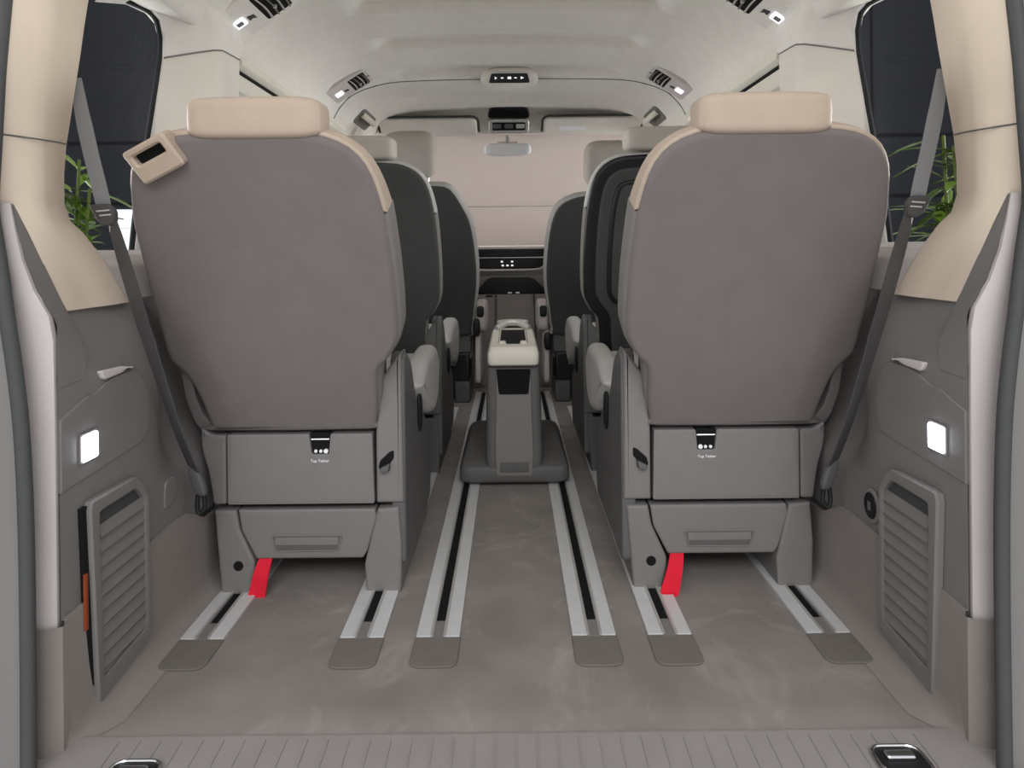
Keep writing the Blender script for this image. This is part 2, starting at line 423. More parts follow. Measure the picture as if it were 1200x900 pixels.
    tube(bm, spline([A, A.lerp(B, .5) + Vector((0, -.0035, 0)), B + Vector((X(.001), -.001, 0)), B.lerp(Cc, .5) + Vector((X(.004), -.001, 0)), Cc], 5), .0012, 6)
    finish('seam', bm, 'plastic_dark', pl)
    # window belt rail and glass
    bm = NB()
    grid(bm, [[V(-.71, 1.09, .633), V(-.735, 3.3, .633)], [V(-.722, 1.09, .69), V(-.745, 3.3, .69)], [V(-.735, 1.09, .715), V(-.757, 3.3, .715)], [V(-.80, 1.06, .725), V(-.81, 3.3, .725)]])
    struct(finish('trim_9' if s < 0 else 'trim_10', bm, 'light_trim', sharp=60), 'light grey ledge under the side windows, %s side' % sd)
    bm = NB()
    grid(bm, [[V(-.795, 1.02, .70), V(-.795, 1.46, .70)], [V(-.772, 1.02, 1.31), V(-.772, 1.46, 1.31)]])
    struct(finish('window_1' if s < 0 else 'window_2', bm, 'glass', solid=.004), 'rear quarter window on the %s side' % sd)
    bm = NB()
    grid(bm, [[V(-.80, 1.60, .70), V(-.80, 2.98, .70)], [V(-.775, 1.60, 1.25), V(-.775, 2.98, 1.25)]])
    struct(finish('window_3' if s < 0 else 'window_4', bm, 'glass', solid=.004), 'side door window on the %s side' % sd)
    # pillar between quarter window and side door
    R = [((158, 300, 1.41), (254, 300, 1.5), (282, 300, 1.60)), ((165, 240, 1.41), (256, 240, 1.5), (282, 240, 1.60)), ((178, 165, 1.41), (259, 165, 1.5), (281, 165, 1.61)), ((187, 110, 1.41), (261, 110, 1.5), (282, 110, 1.62)), ((194, 66, 1.42), (262, 57, 1.5), (283, 69, 1.63)),
         ((195, 40, 1.42), (262, 44, 1.50), (288, 56, 1.63)), ((191, 20, 1.415), (258, 25, 1.48), (284, 36, 1.62)), ((180, 7, 1.40), (250, 8, 1.46), (276, 15, 1.60)), ((157, -4, 1.36), (236, -8, 1.43), (262, -2, 1.57)), ((120, -8, 1.26), (190, -35, 1.32), (215, -28, 1.45))]
    rows = []
    for i, (a, b_, c) in enumerate(R):
        A, B, D = P(*a, s), P(*b_, s), P(*c, s)
        pts = [A + Vector((X(-.03), .03, 0 if i < 6 else .0)), A, A.lerp(B, .04) + Vector((0, -.002, 0)), A.lerp(B, .5) + Vector((X(.004), -.006, 0)), A.lerp(B, .88) + Vector((0, -.004, 0)), B + Vector((X(0), .006, 0)), B.lerp(D, .3), D]
        pts.append(D + Vector((X(-.10), .03, 0))); rows.append(pts)
    bm = NB(); grid(bm, rows[:5])
    ob = struct(finish('trim_11' if s < 0 else 'trim_12', bm, 'pillar', sharp=50), 'pale pillar trim ahead of the quarter window, %s side' % sd)
    bm = NB(); tube(bm, [r + Vector((X(.001), -.001, 0)) for r in rows[4][1:8]], .0018, 6); finish('seam', bm, 'plastic', ob)
    bm = NB(); grid(bm, rows[4:])
    struct(finish('trim_13' if s < 0 else 'trim_14', bm, 'headliner', sharp=60), 'roof lining corner above the pillar, %s side' % sd)
    # black window seal along the pillar
    bm = NB(); tube(bm, spline([r[0] * .45 + r[1] * .55 + Vector((0, -.003, 0)) for r in rows[:9]], 3), .0075, 8)
    ob = struct(finish('trim_15' if s < 0 else 'trim_16', bm, 'black'), 'black seal around the quarter window, %s side' % sd)
    # roof rail of the side door with roller blind cassette
    bl = thing('roller_blind', 'pale roller blind cassette above the %s side door window' % sd, 'blind', V(-.71, 2.3, 1.19), 'side door roller blinds')
    def loc(b): bmesh.ops.translate(b, verts=b.verts, vec=-bl.location); return b
    bm = NB()
    prism(bm, rnd([(-.735, 1.212), (-.694, 1.225), (-.690, 1.205), (-.705, 1.192), (-.735, 1.192)], .006), frame((0, 0, 0), (X(1), 0, 0), (0, 0, 1), (0, 1, 0)), 1.655, 2.92, .003, 2)
    finish('cassette', loc(bm), 'cream', bl)
    bm = NB(); box(bm, *sorted((X(-.735), X(-.706))), 1.66, 2.91, 1.180, 1.193, .001); finish('slot', loc(bm), 'void', bl)
    bm = NB(); prism(bm, rnd([(-.735, 1.181), (-.703, 1.181), (-.706, 1.137), (-.735, 1.132)], .004), frame((0, 0, 0), (X(1), 0, 0), (0, 0, 1), (0, 1, 0)), 1.655, 2.92, .003, 2)
    finish('pull_rail', loc(bm), 'cream', bl)
    # front door pillar post and corner
    bm = NB()
    prism(bm, rnd([(2.98, .6), (3.12, .6), (3.02, 1.32), (2.92, 1.32)], .02), YZ(0), X(-.80), X(-.72), .01)
    struct(finish('trim_17' if s < 0 else 'trim_18', bm, 'pillar'), 'front door pillar trim, %s side' % sd)
    bm = NB()
    tube(bm, spline([V(-.735, 3.12, 1.345), V(-.775, 3.4, 1.20), V(-.80, 3.75, .98), V(-.82, 4.0, .80)], 5), .035, 10)
    struct(finish('trim_19' if s < 0 else 'trim_20', bm, 'cream'), 'windscreen pillar trim, %s side' % sd)
    # tailgate seal and painted body flange
    path = [(14, -90), (7, 0), (1, 60), (-5, 153), (-10, 234), (-6, 270), (0, 310), (8, 372), (16, 430), (23, 500), (27, 600), (28, 735), (27, 900), (26, 1010)]
    pts = spline([P(x, y, .872, s) for x, y in path], 4)
    bm = NB(); tube(bm, pts, .0095, 10)
    tag(finish('tailgate_seal', bm, 'rubber'), 'dark rubber seal around the %s edge of the tailgate opening' % sd, 'rubber seal', 'tailgate seals')
    bm = NB()
    grid(bm, [[p + Vector((X(-.008), .004, 0)), p + Vector((X(-.03), -.004, 0)), p + Vector((X(-.034), -.012, 0)), p + Vector((X(-.10), -.02, 0)), p + Vector((X(-.13), -.1, 0))] for p in pts])
    struct(finish('trim_21' if s < 0 else 'trim_22', bm, 'paint', sharp=60), 'grey painted body flange outside the seal, %s side' % sd)
    # outer body skin so daylight only enters by the openings
    bm = NB(); grid(bm, [[V(-.83, .88, -.1), V(-.83, 4.2, -.1)], [V(-.83, .88, .70), V(-.83, 4.2, .70)]])
    struct(finish('door_1' if s < 0 else 'door_2', bm, 'paint', solid=.02), 'outer body side of the van, %s side' % sd)
    bm = NB(); grid(bm, [[V(-.83, .9, 1.33), V(-.83, 3.3, 1.33)], [V(-.80, .9, 1.47), V(-.80, 3.3, 1.47)]])
    struct(finish('trim_23' if s < 0 else 'trim_24', bm, 'paint', solid=.02), 'outer roof edge of the van, %s side' % sd)
    bm = NB(); grid(bm, [[V(-.815, .98, .65), V(-.735, .88, .65), V(-.81, 1.04, .7)], [V(-.815, .98, 1.47), V(-.71, .87, 1.47), V(-.79, 1.08, 1.47)]])
    struct(finish('trim_25' if s < 0 else 'trim_26', bm, 'paint'), 'outer rear corner of the van, %s side' % sd)

    # ---- things on the wall
    W = frame((X(-.655), 0, 0), (0, 1, 0), (0, 0, 1), (-s * 1, 0, 0))          # u=y, v=z, w=inwards
    WL = frame((0, 0, 0), (0, 1, 0), (0, 0, 1), (-s * 1, 0, 0))
    g_ = thing('storage_lid', 'dark grey storage lid with a lit lamp high on the %s load-bay wall' % sd, 'storage lid', (X(-.655), 1.03, .38), 'load-bay storage lids')
    fr = frame((0, -1.03, -.38), (0, 1, 0), (0, 0, 1), (-s, 0, 0))
    bm = NB(); out = rnd([(.924, .372, .001), (1.135, .387), (1.152, .41), (1.150, .47), (1.12, .518), (1.04, .516), (1.0, .498), (.985, .500), (.924, .478, .001)], .02)
    prism(bm, out, fr, -.004, .0022, .0018, 3); finish('lid_panel', bm, 'wall_plastic', g_)
    bm = NB(); prism(bm, rnd([(1.01, .533), (1.07, .530), (1.10, .524), (1.06, .519), (1.02, .517)], .006), fr, -.004, .006, .003, 3)
    finish('finger_grip', bm, 'light_trim', g_)
    l_ = thing('load_bay_lamp', 'glowing square white lamp on the %s load-bay wall' % sd, 'lamp', (X(-.653), .982, .423), 'load-bay lamps')
    bm = NB(); prism(bm, rnd(rect(-.021, .021, -.023, .023), .005), frame((0, 0, 0), (0, 1, 0), (0, 0, 1), (-s, 0, 0)), 0, .003, .001); finish('bezel', bm, 'wall_plastic', l_)
    bm = NB(); prism(bm, rnd(rect(-.018, .018, -.020, .020), .005), frame((0, 0, 0), (0, 1, 0), (0, 0, 1), (-s, 0, 0)), .002, .006, .002); finish('lens', bm, 'lamp', l_)
    gr = thing('vent_grille', 'tall louvred plastic vent grille low on the %s load-bay wall' % sd, 'vent grille', (X(-.655), 1.0, .0), 'load-bay vent grilles')
    fr = frame((0, -1.0, 0), (0, 1, 0), (0, 0, 1), (-s, 0, 0))
    zt_ = .338
    o_ = rnd([(.987, .020, .006), (1.132, .040, .012), (1.130, .292, .02), (1.10, zt_, .02), (.970, zt_ + .004, .012)], .01)
    i_ = rnd([(1.002, .055), (1.118, .066), (1.116, .292), (1.092, .318), (.994, .318)], .006)
    bm = NB()
    n_ = 60
    def resample(poly, n):
        if area(poly) < 0: poly = poly[::-1]
        poly = [Vector(p) for p in poly]; c = Vector((1.056, .18))
        out_ = []
        for k in range(n):
            a = 2 * math.pi * k / n; d = Vector((math.cos(a), math.sin(a))); best = None
            for i in range(len(poly)):
                p, q = poly[i - 1], poly[i]; e = q - p; den = d.x * e.y - d.y * e.x
                if abs(den) < 1e-9: continue
                w = p - c; t = (w.x * e.y - w.y * e.x) / den; u = (w.x * d.y - w.y * d.x) / den
                if t > 0 and -1e-6 <= u <= 1 + 1e-6: best = t if best is None else max(best, t)
            out_.append(tuple(c + d * best))
        return out_
    O, I = resample(o_, n_ * 2), resample(i_, n_ * 2)
    rings = [(O, .001), (O, .010), (offset(O, -.003), .013), (offset(I, .003), .013), (I, .011), (I, .004)]
    rv = [[bm.verts.new(fr(u, v, w)) for u, v in q] for q, w in rings]
    for a, b_ in zip(rv, rv[1:]):
        for k in range(len(a)): bm.faces.new((a[k - 1], a[k], b_[k], b_[k - 1]))
    finish('grille_frame', bm, 'plastic', gr)
    bm = NB(); prism(bm, offset(i_, .002), fr, .001, .004, 0); finish('back_plate', bm, 'charcoal', gr)
    for k in range(11):
        z = .066 + k * .0232
        if z + .02 > .30: break
        bm = NB(); y1 = 1.120 if z < .28 else 1.10; y0 = .998
        prism(bm, [(.004, z), (.0095, z - .002), (.0115, z + .002), (.0055, z + .0185), (.004, z + .0185)], frame((0, y0 - 1.0, 0), (-s, 0, 0), (0, 0, 1), (0, 1, 0)), .0, y1 - y0, .0008, 2)
        finish('louvre', bm, 'plastic', gr)
    if s < 0:
        bm = NB(); prism(bm, [(.960, .335), (.975, .335), (.992, .03), (.984, .03), (.968, .16)], fr, .0, .0065, .0005, 1); finish('painted_gap_shadow', bm, 'void', gr)  # black strip painting in the shade of the gap along the grille edge
    # lock recess
    if s < 0:
        bm = NB(); prism(bm, rnd([(1.195, .235), (1.235, .242), (1.242, .275), (1.232, .292), (1.20, .288)], .012), W, -.002, .003, .002)
        tag(finish('cover_cap', bm, 'wall_plastic'), 'small blank cap on the left wall beside the belt anchor', 'cap')
        bm = NB(); box(bm, *sorted((X(-.6502), X(-.646))), .9635, .9705, .15, .235, .0012)
        tag(finish('warning_triangle_case', bm, 'orange'), 'narrow orange case wedged behind the left vent grille', 'case')
    else:
        so = thing('power_socket', 'round black power socket on the right wall beside the vent grille', 'socket', (X(-.655), 1.165, .245))
        f2 = frame((0, 0, 0), (0, 1, 0), (0, 0, 1), (-s, 0, 0))
        bm = NB(); prism(bm, [(u * .8, v) for u, v in disc(.032, 28)], f2, 0, .006, .003); finish('rim', bm, 'plastic', so)
        bm = NB(); prism(bm, [(u * .8, v) for u, v in disc(.024, 28)], f2, .004, .008, .002); finish('socket_lid', bm, 'gloss_black', so)
        bm = NB(); box(bm, -.010, -.007, -.004, .004, -.008, .008, .001); finish('tab', bm, 'plastic_dark', so)
    # ---- seat belt
    sb = thing('seat_belt', 'grey seat belt running from the %s rear pillar down to the floor anchor' % sd, 'seat belt', P(232, 585, 1.27, s), 'rear seat belts')
    def lc(b): bmesh.ops.translate(b, verts=b.verts, vec=-sb.location); return b
    up = [P(91, 88, 1.075, s), P(98, 130, 1.085, s), P(108, 178, 1.10, s), P(117, 215, 1.115, s), P(123, 243, 1.125, s)]
    up = spline(up, 6); bm = NB(); n = len(up)
    ribbon(bm, up, [(X(1), .35 + .2 * i / n, 0) for i in range(n)], [.016 + .007 * min(1, i / 8) for i in range(n)], .0015); finish('upper_webbing', lc(bm), 'belt', sb)
    lo = [P(126, 240, 1.122, s), P(137, 275, 1.115, s), P(150, 320, 1.115, s), P(166, 375, 1.125, s), P(186, 440, 1.15, s), P(207, 505, 1.195, s), P(224, 548, 1.25, s)]
    lo = spline(lo, 6); n = len(lo); bm = NB()
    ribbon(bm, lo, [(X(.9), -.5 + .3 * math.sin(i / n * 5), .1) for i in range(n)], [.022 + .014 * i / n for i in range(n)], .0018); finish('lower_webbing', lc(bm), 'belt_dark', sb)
    tp = P(124, 246, 1.118, s)
    f2 = frame(tp, Vector((X(.93), .2, .1)), Vector((X(.16), .05, -.98)), Vector((0, -1, 0)))
    bm = NB(); prism(bm, rnd([(-.022, -.016), (.012, -.014), (.020, .0), (.016, .02), (.0, .026), (-.012, .016)], .006), f2, -.004, .007, .003); tg = finish('tongue', lc(bm), 'belt_dark', sb)
    bm = NB(); prism(bm, rnd(rect(.002, .012, .018, .045), .002), f2, 0, .002, .0005); finish('tongue_plate', lc(bm), 'chrome', sb)
    bm = NB(); prism(bm, rnd(rect(-.010, .012, -.004, -.001), .001), f2, .006, .009, .0005); prism(bm, rnd(rect(-.006, .013, .004, .007), .001), f2, .006, .009, .0005); finish('slot_bar', lc(bm), 'silver', sb)
    ap = P(229, 562, 1.262, s)
    bm = NB(); pillow(bm, frame(ap, (X(.9), -.3, .0), (X(.25), .1, -1), (0, -1, 0)), .016, .03, .010, .6, 24, 14); finish('anchor_cover', lc(bm), 'plastic_dark', sb)
    bm = NB(); tube(bm, spline([P(229, 578, 1.265, s), P(228, 592, 1.265, s), P(231, 600, 1.265, s), P(237, 592, 1.268, s), P(236, 580, 1.268, s)], 4), .0045, 8); finish('anchor_loop', lc(bm), 'black', sb)
side(-1); side(1)

# ------------------------------------------------------------------ floor rails
def rail(cx, y1, where, wl='', red=None):
    t = thing('floor_rail', 'aluminium seat rail, %s' % where, 'seat rail', (cx, 1.184, 0), 'aluminium floor rails')
    L = y1 - 1.184
    for a, b_ in ((-.040, -.011), (.012, .040)):
        bm = NB(); box(bm, a, b_, 0, L, .0, .0045, .001); finish('flange', bm, 'alu', t)
        bm = NB(); e = b_ if a < 0 else a; box(bm, e - .0025, e + .0025, 0, L, .0, .0065, .001); finish('lip', bm, 'silver', t)
    bm = NB(); box(bm, -.010, .011, .05, L, 0, .0012, 0); finish('slot', bm, 'void', t)
    bm = NB(); box(bm, -.0095, .0105, -.004, .049, 0, .0040, .001); finish('end_plug', bm, 'plastic', t)
    bm = NB()
    prism(bm, rnd([(-.042, -.086, .02), (.042, -.086, .02), (.042, -.001, .001), (-.042, -.001, .001)], .01), frame((cx, 1.184, 0), (1, 0, 0), (0, 1, 0), (0, 0, 1)), .0, .0035, .002)
    tag(finish('rail_cover', bm, 'flap'), 'grey cover flap ending the rail %s' % where, 'cover flap', 'rail end covers')
for cx, y1, where in ((-.580, 2.9, 'under the left side of the left rear seat'), (-.284, 2.9, 'under the aisle side of the left rear seat'), (-.143, 3.2, 'in the aisle left of the table'),
                      (.146, 3.2, 'in the aisle right of the table'), (.286, 2.9, 'under the aisle side of the right rear seat'), (.580, 2.9, 'under the window side of the right rear seat')):
    rail(cx, y1, where)

# ------------------------------------------------------------------ tie-down loops in the floor
for s, lab in ((1, 'chrome tie-down loop set in the floor by the right tailgate corner'), (-1, 'chrome tie-down loop set in the floor by the left tailgate corner')):
    c = Vector((.533 * s, .885, .003)) if s > 0 else Vector((-.527, .872, .003))
    t = thing('tie_down_loop', lab, 'tie-down', c, 'floor tie-down loops')
    bm = NB(); prism(bm, rnd(rect(-.034, .034, -.028, .024), .018), XY(0), -.002, .004, .002); finish('cup', bm, 'black', t)
    bm = NB(); tube(bm, [Vector((u, v, .005)) for u, v in rnd(rect(-.034, .034, -.028, .024), .018)], .0025, 8, True); finish('rim', bm, 'chrome', t)
    bm = NB(); prism(bm, rnd(rect(-.020, .020, -.002, .012), .004), XY(0), .003, .010, .003); finish('bail', bm, 'chrome', t)

# ------------------------------------------------------------------ passenger seats (row 3 nearest, row 2 ahead)
D0 = 1.343
def bx(px): return (px - CX) * D0 / F + .433
def bz(py): return H + (CY - py) * D0 / F
def uv(px, py, a=math.radians(25)):
    k = (CY - py) / F; v = (H - .34 + D0 * k) / (math.cos(a) + k * math.sin(a))
    return ((px - CX) * (D0 - v * math.sin(a)) / F + .433, v)
BACK = [uv(*p) for p in ((250, 505), (430, 505), (438, 498), (440, 470), (440, 436), (450, 425), (462, 405), (464, 385), (461, 340), (456, 300), (450, 262), (441, 226), (428, 196), (408, 175), (380, 162), (350, 158),
                          (300, 156), (240, 157), (205, 159), (178, 166), (160, 181), (152, 203), (152, 230), (155, 262), (164, 300), (175, 345), (188, 392), (196, 420), (214, 436), (226, 454), (237, 478), (246, 499))]
BACK = [(u, v) for u, v in BACK]
def smooth_closed(pts, n=4):
    N = len(pts); out = []
    for i in range(N):
        p0, p1, p2, p3 = [Vector(pts[(i + k) % N]) for k in (-1, 0, 1, 2)]
        for j in range(n):
            t = j / n
            out.append(tuple(.5 * ((2 * p1) + (p2 - p0) * t + (2 * p0 - 5 * p1 + 4 * p2 - p3) * t * t + (3 * p1 - p0 - 3 * p2 + p3) * t ** 3)))
    return out
BACK = smooth_closed(BACK, 2)

def seat(label, s, X0, Y0, lean, kind, vscale=1.0, hr=(.114, .036, .046), hv=.648):
    t = thing('passenger_seat', label, 'car seat', (X0, Y0, 0), 'passenger seats')
    k = -s                                           # +1 keeps left-hand layout (aisle at +x), -1 mirrors
    a = math.radians(lean)
    up = Vector((0, -math.sin(a), math.cos(a))); nf = Vector((0, math.cos(a), math.sin(a)))
    BF = frame((0, 0, .34), (k, 0, 0), up, nf)       # u,v in the back plane, w goes forward into the upholstery
    LF = frame((0, 0, 0), (k, 0, 0), (0, 0, 1), (0, 1, 0))
    bk = [(u, v * vscale) for u, v in BACK]
    board = {'near': 'backboard', 'dark': 'charcoal', 'tray': 'black'}[kind]
    plast = 'plastic' if kind == 'near' else 'plastic_dark'
    # upholstered back, upper part leather, lower part cloth
    full = offset(bk, .006 if kind == 'near' else .006); TH = .115 if kind == 'near' else .085
    vs = .485 * vscale
    BT = lambda u, v, w: BF(u, v, .012 + (w - .012) * (1 - .62 * max(0, min(1, (v / vscale - .44) / .17))))
    bm = NB(); prism(bm, clip(full, lambda p: p[1] - vs), BT, .012, TH, .012, 4, .03); ub = finish('backrest', bm, 'leather' if kind == 'near' else 'seat_light', t)
    bm = NB(); prism(bm, clip(full, lambda p: vs - p[1]), BF, .014, TH, .018, 4, .035); finish('lower_backrest', bm, 'seat_grey', t)
    # back board with a slight crown
    bm = NB(); prism(bm, bk, BF, 0, .03, .010, 4, 0)
    bb = finish('back_board', bm, board, t)
    if kind == 'near': bb['label'] = 'taupe fabric back board'
    if kind == 'tray':
        bm = NB(); q = offset(bk, -.035); prism(bm, q, BF, -.010, .006, .008, 3, 0); finish('tray_surround', bm, 'charcoal', t)
        q = clip(offset(bk, -.07), lambda p: p[1] - .22); bm = NB(); prism(bm, rnd([tuple(x) for x in q], .01), BF, -.022, -.006, .006, 3, 0); ft = finish('folding_tray', bm, 'black', t)
        q = offset(q, -.012); bm = NB(); prism(bm, q, BF, -.0245, -.018, .003, 2, 0); finish('tray_pad', bm, 'charcoal', ft)
    # headrest on two posts
    hu = .0 if kind == 'near' else -.02
    bm = NB(); hc = BF(hu, hv * vscale, .045); pillow(bm, frame(hc, (k, 0, 0), (0, -.05, 1), (0, 1, .05)), hr[0], hr[1], hr[2], .36); h = finish('headrest', bm, 'leather' if kind == 'near' else 'headrest_grey', t)
    bm = NB(); q = [BF(hu + x, hv * vscale + y, .05 - w) for x, y, w in [(hr[0] * .74, .0, .01)]]
    tube(bm, [BF(hu + hr[0] * .78, hv * vscale - hr[1] * .96, z) for z in (.005, .02, .08)] , .0012, 6)
    for sg in (-1, 1):
        b2 = NB(); tube(b2, [BF(hu + sg * .06, hv * vscale - .06, .055), BF(hu + sg * .06, hv * vscale, .055)], .006, 10); finish('headrest_post', b2, 'chrome', t)
    bm.free()
    # cushion
    bm = NB()
    prof = rnd([(.14, .27), (.47, .30, .06), (.52, .385, .05), (.47, .43, .04), (.30, .425), (.18, .40), (.14, .36)], .03, 6)
    prism(bm, prof, frame((0, 0, 0), (0, 1, 0), (0, 0, 1), (k, 0, 0)), -.185, .205, .035, 5); finish('cushion', bm, 'seat_light', t)
    bm = NB(); prism(bm, rnd([(.14, .40), (.26, .445), (.46, .455), (.535, .40), (.50, .30), (.42, .27), (.30, .30)], .03, 6), frame((0, 0, 0), (0, 1, 0), (0, 0, 1), (k, 0, 0)), .165, .222, .022, 5); finish('bolster', bm, 'seat_light', t)
    # rear fascia
    BX = LF                                              # the lower box is the same-handed piece on both sides
    LB = frame((0, 0, 0), (1, 0, 0), (0, 0, 1), (0, 1, 0))
    def face(name, px, m, y0=0, y1=.03, r=.004, rr=.004, par=None, fr=None):
        bm = NB(); prism(bm, rnd([(bx(x), bz(y)) + tuple(q) for x, y, *q in px], rr), fr or LF, y0, y1, r, 3, 0); return finish(name, bm, m, par or t)
    face('rear_fascia', [(264, 508), (360, 508), (363, 532), (383, 532), (385, 508), (434, 508), (436, 590), (264, 590)], plast, -.002, .04, .0022, .0042)
    tp = face('tether_recess', [(360, 508), (385, 508), (385, 540), (360, 540)], 'void', .006, .02, .001, .002)
    bm = NB(); tube(bm, [LF(bx(362), bz(515), .004), LF(bx(383), bz(515), .004)], .0022, 8); finish('tether_bar', bm, 'chrome', tp)
    if kind == 'near':
        bm = NB(); box(bm, *sorted((k * bx(362), k * bx(383))), .002, .006, bz(534.5), bz(533), .0005)
        for q in range(3):
            prism(bm, disc(.0035 + .0015 * (q == 2), 12, bx(367 + q * 6), bz(529)), LF, .002, .006, .001, 2)
        finish('tether_symbol', bm, 'print', tp)
        text('tether_caption', 'Top Tether', .0082, Matrix.Translation((k * bx(372.5), -.0024, bz(539.5))) @ FRONT, 'print', t)
    face('outer_bracket', [(233, 500), (246, 508), (262, 509), (262, 590), (247, 590), (241, 550, .02), (233, 525, .02)], plast, .0, .16, .005, .006)
    bm = NB(); q = rnd([uv(*p) for p in ((204, 437), (215, 443), (219, 456), (223, 474), (231, 493), (246, 509), (246, 524), (234, 518), (220, 500), (210, 474))], .008)
    prism(bm, q, BF, .02, .10, .004, 3); finish('side_arm', bm, plast, t)
    face('aisle_bracket', [(438, 508), (441, 470), (443, 446, .006), (455, 430, .01), (468, 412, .01), (470, 590), (438, 590)], plast, .0, .06, .006, .004)
    # aisle-side shield running forward
    bm = NB()
    prism(bm, rnd([(.006, .052), (.40, .05), (.43, .12), (.40, .24), (.30, .30), (.16, .38), (.10, .47, .03), (.03, .505, .02), (.006, .49)], .02), frame((0, 0, 0), (0, 1, 0), (0, 0, 1), (k, 0, 0)), .175, .2055, .006, 3)
    finish('side_shield', bm, 'plastic_dark', t)  # darker plastic puts the shade of the aisle side into the colour
    bm = NB()
    prism(bm, rnd([(.03, .05), (.40, .05), (.43, .12), (.40, .24), (.06, .30)], .02), frame((0, 0, 0), (0, 1, 0), (0, 0, 1), (k, 0, 0)), -.195, -.17, .006, 3)
    finish('outer_shield', bm, plast, t)
    bm = NB(); pillow(bm, frame((k * .209, .20, .33), (0, 1, 0), (0, -.15, 1), (k, 0, 0)), .02, .05, .006, .8, 20, 12); finish('recline_lever', bm, 'black', t)
    # lower box, drawer and feet
    dr = face('drawer', [(275, 597), (436, 597), (438, 608), (426, 648), (421, 655), (296, 655), (279, 622)], plast, .002, .16, .005, .003, None, LB)
    bm = NB(); prism(bm, rnd([(bx(315), bz(627)), (bx(397), bz(627)), (bx(392), bz(645)), (bx(320), bz(645))], .003), LB, -.0005, .004, .001, 2); finish('pull_recess', bm, 'plastic_dark', dr)
    bm = NB(); q = rnd([(bx(315), bz(627)), (bx(397), bz(627)), (bx(392), bz(645)), (bx(320), bz(645))], .003)
    tube(bm, [LB(u, v, .0005) for u, v in q], .0016, 6, True); finish('pull_rim', bm, 'seat_grey', dr)
    bm = NB(); prism(bm, rect(bx(319), bx(393), bz(638), bz(629)), LB, -.002, .003, .001, 2); finish('pull_grip', bm, 'plastic', dr)
    face('foot', [(247.5, 597), (273, 597), (277, 620), (294, 658, .006), (294, 668, .006), (288, 697), (255, 697)], plast, .0, .42, .006, .003, None, LB)
    face('foot', [(439, 597), (464, 595), (467, 640), (466, 695), (425, 695), (423, 662, .005), (426, 650, .005)], plast, .0, .42, .006, .003, None, LB)
    face('seat_pan', [(262, 585), (440, 585), (440, 610), (262, 610)], 'void', .03, .42, .002)
    bm = NB(); prism(bm, disc(.0105, 18, bx(275.5), bz(662)), LB, -.001, .006, .001, 2); finish('bolt_hole', bm, 'void', t)
    # release handle on the aisle bracket
    hd = NB(); prism(hd, rnd([(bx(441), bz(548)), (bx(443), bz(540)), (bx(454), bz(530)), (bx(459), bz(528)), (bx(459), bz(538)), (bx(455), bz(542)), (bx(454), bz(552)), (bx(446), bz(555))], .004), LF, -.002, .01, .001, 2); hd = finish('release_slot', hd, 'void', t)
    bm = NB(); prism(bm, rnd([(bx(443), bz(548)), (bx(455), bz(542)), (bx(454), bz(550)), (bx(449), bz(554)), (bx(444), bz(553))], .004), LF, -.012, -.001, .003, 2); finish('release_tab', bm, 'plastic_dark', hd)
    if kind == 'near':
        # red pull strap hanging over the foot
        bm = NB()
        pth = spline([LB(bx(307), bz(652), .012), LB(bx(304), bz(668), -.006), LB(bx(300), bz(690), -.010), LB(bx(296), bz(709), -.016)] if s < 0 else [LB(bx(308), bz(652), .012), LB(bx(303), bz(666), -.008), LB(bx(297), bz(684), -.018), LB(bx(291), bz(701), -.026)], 6)
        w = spline([(0, 0, 0), (1, 0, 0)], 2)
        ribbon(bm, pth, (1, 0, 0), [.026 + .014 * i / len(pth) for i in range(len(pth))], .004)
        e = pth[-1]; pillow(bm, frame(e + Vector((0, 0, .006)), (1, 0, 0), (0, .0, 1), (0, 1, 0)), .020, .010, .007, .6, 20, 12)
        st = finish('pull_strap', bm, 'red', t); st['label'] = 'red webbing pull strap'
        if s < 0:   # belt guide loop at the outer top corner
            c = uv(186, 181); ang = math.radians(26)
            R2 = lambda u, v: (c[0] + u * math.cos(ang) - v * math.sin(ang), c[1] + u * math.sin(ang) + v * math.cos(ang))
            bm = NB()
            O2 = [R2(*p) for p in rnd(rect(-.043, .043, -.031, .031), .008)]; I2 = [R2(*p) for p in rnd(rect(-.030, .028, .001, .018), .004)]
            rings = [(O2, .01), (O2, -.014), (offset(O2, -.004), -.018), (offset(I2, .004), -.018), (I2, -.014), (I2, -.002)]
            O2 = O2 if area(O2) > 0 else O2[::-1]
            rv = [[bm.verts.new(BF(u, v, w)) for u, v in q] for q, w in rings]
            for A, B in zip(rv, rv[1:]):
                for i in range(len(A)): bm.faces.new((A[i - 1], A[i], B[i], B[i - 1]))
            bg = finish('belt_guide', bm, 'leather', t); bg['label'] = 'beige belt guide loop on the top corner'
            bm = NB(); prism(bm, I2, BF, -.004, -.001, 0); finish('guide_slot', bm, 'void', bg)
    return t
def BF_shift(BF, u, v, w): return lambda a, b, c: BF(u + a, v + b, w + c)
seat('rear seat with taupe back and beige belt loop on its corner, left of the aisle', -1, -.433, D0, 25, 'near')
seat('rear seat with taupe back and no belt loop, right of the aisle', 1, .434, D0 + .004, 25, 'near')
seat('plain charcoal-backed middle seat between left rear seat and left front seat', -1, -.433, 2.05, 17, 'dark', 1.04, hr=(.115, .036, .05), hv=.668)
seat('middle seat with black folding tray on its back, behind right front seat', 1, .434, 2.05, 15, 'tray', 1.06, hr=(.115, .036, .05), hv=.672)

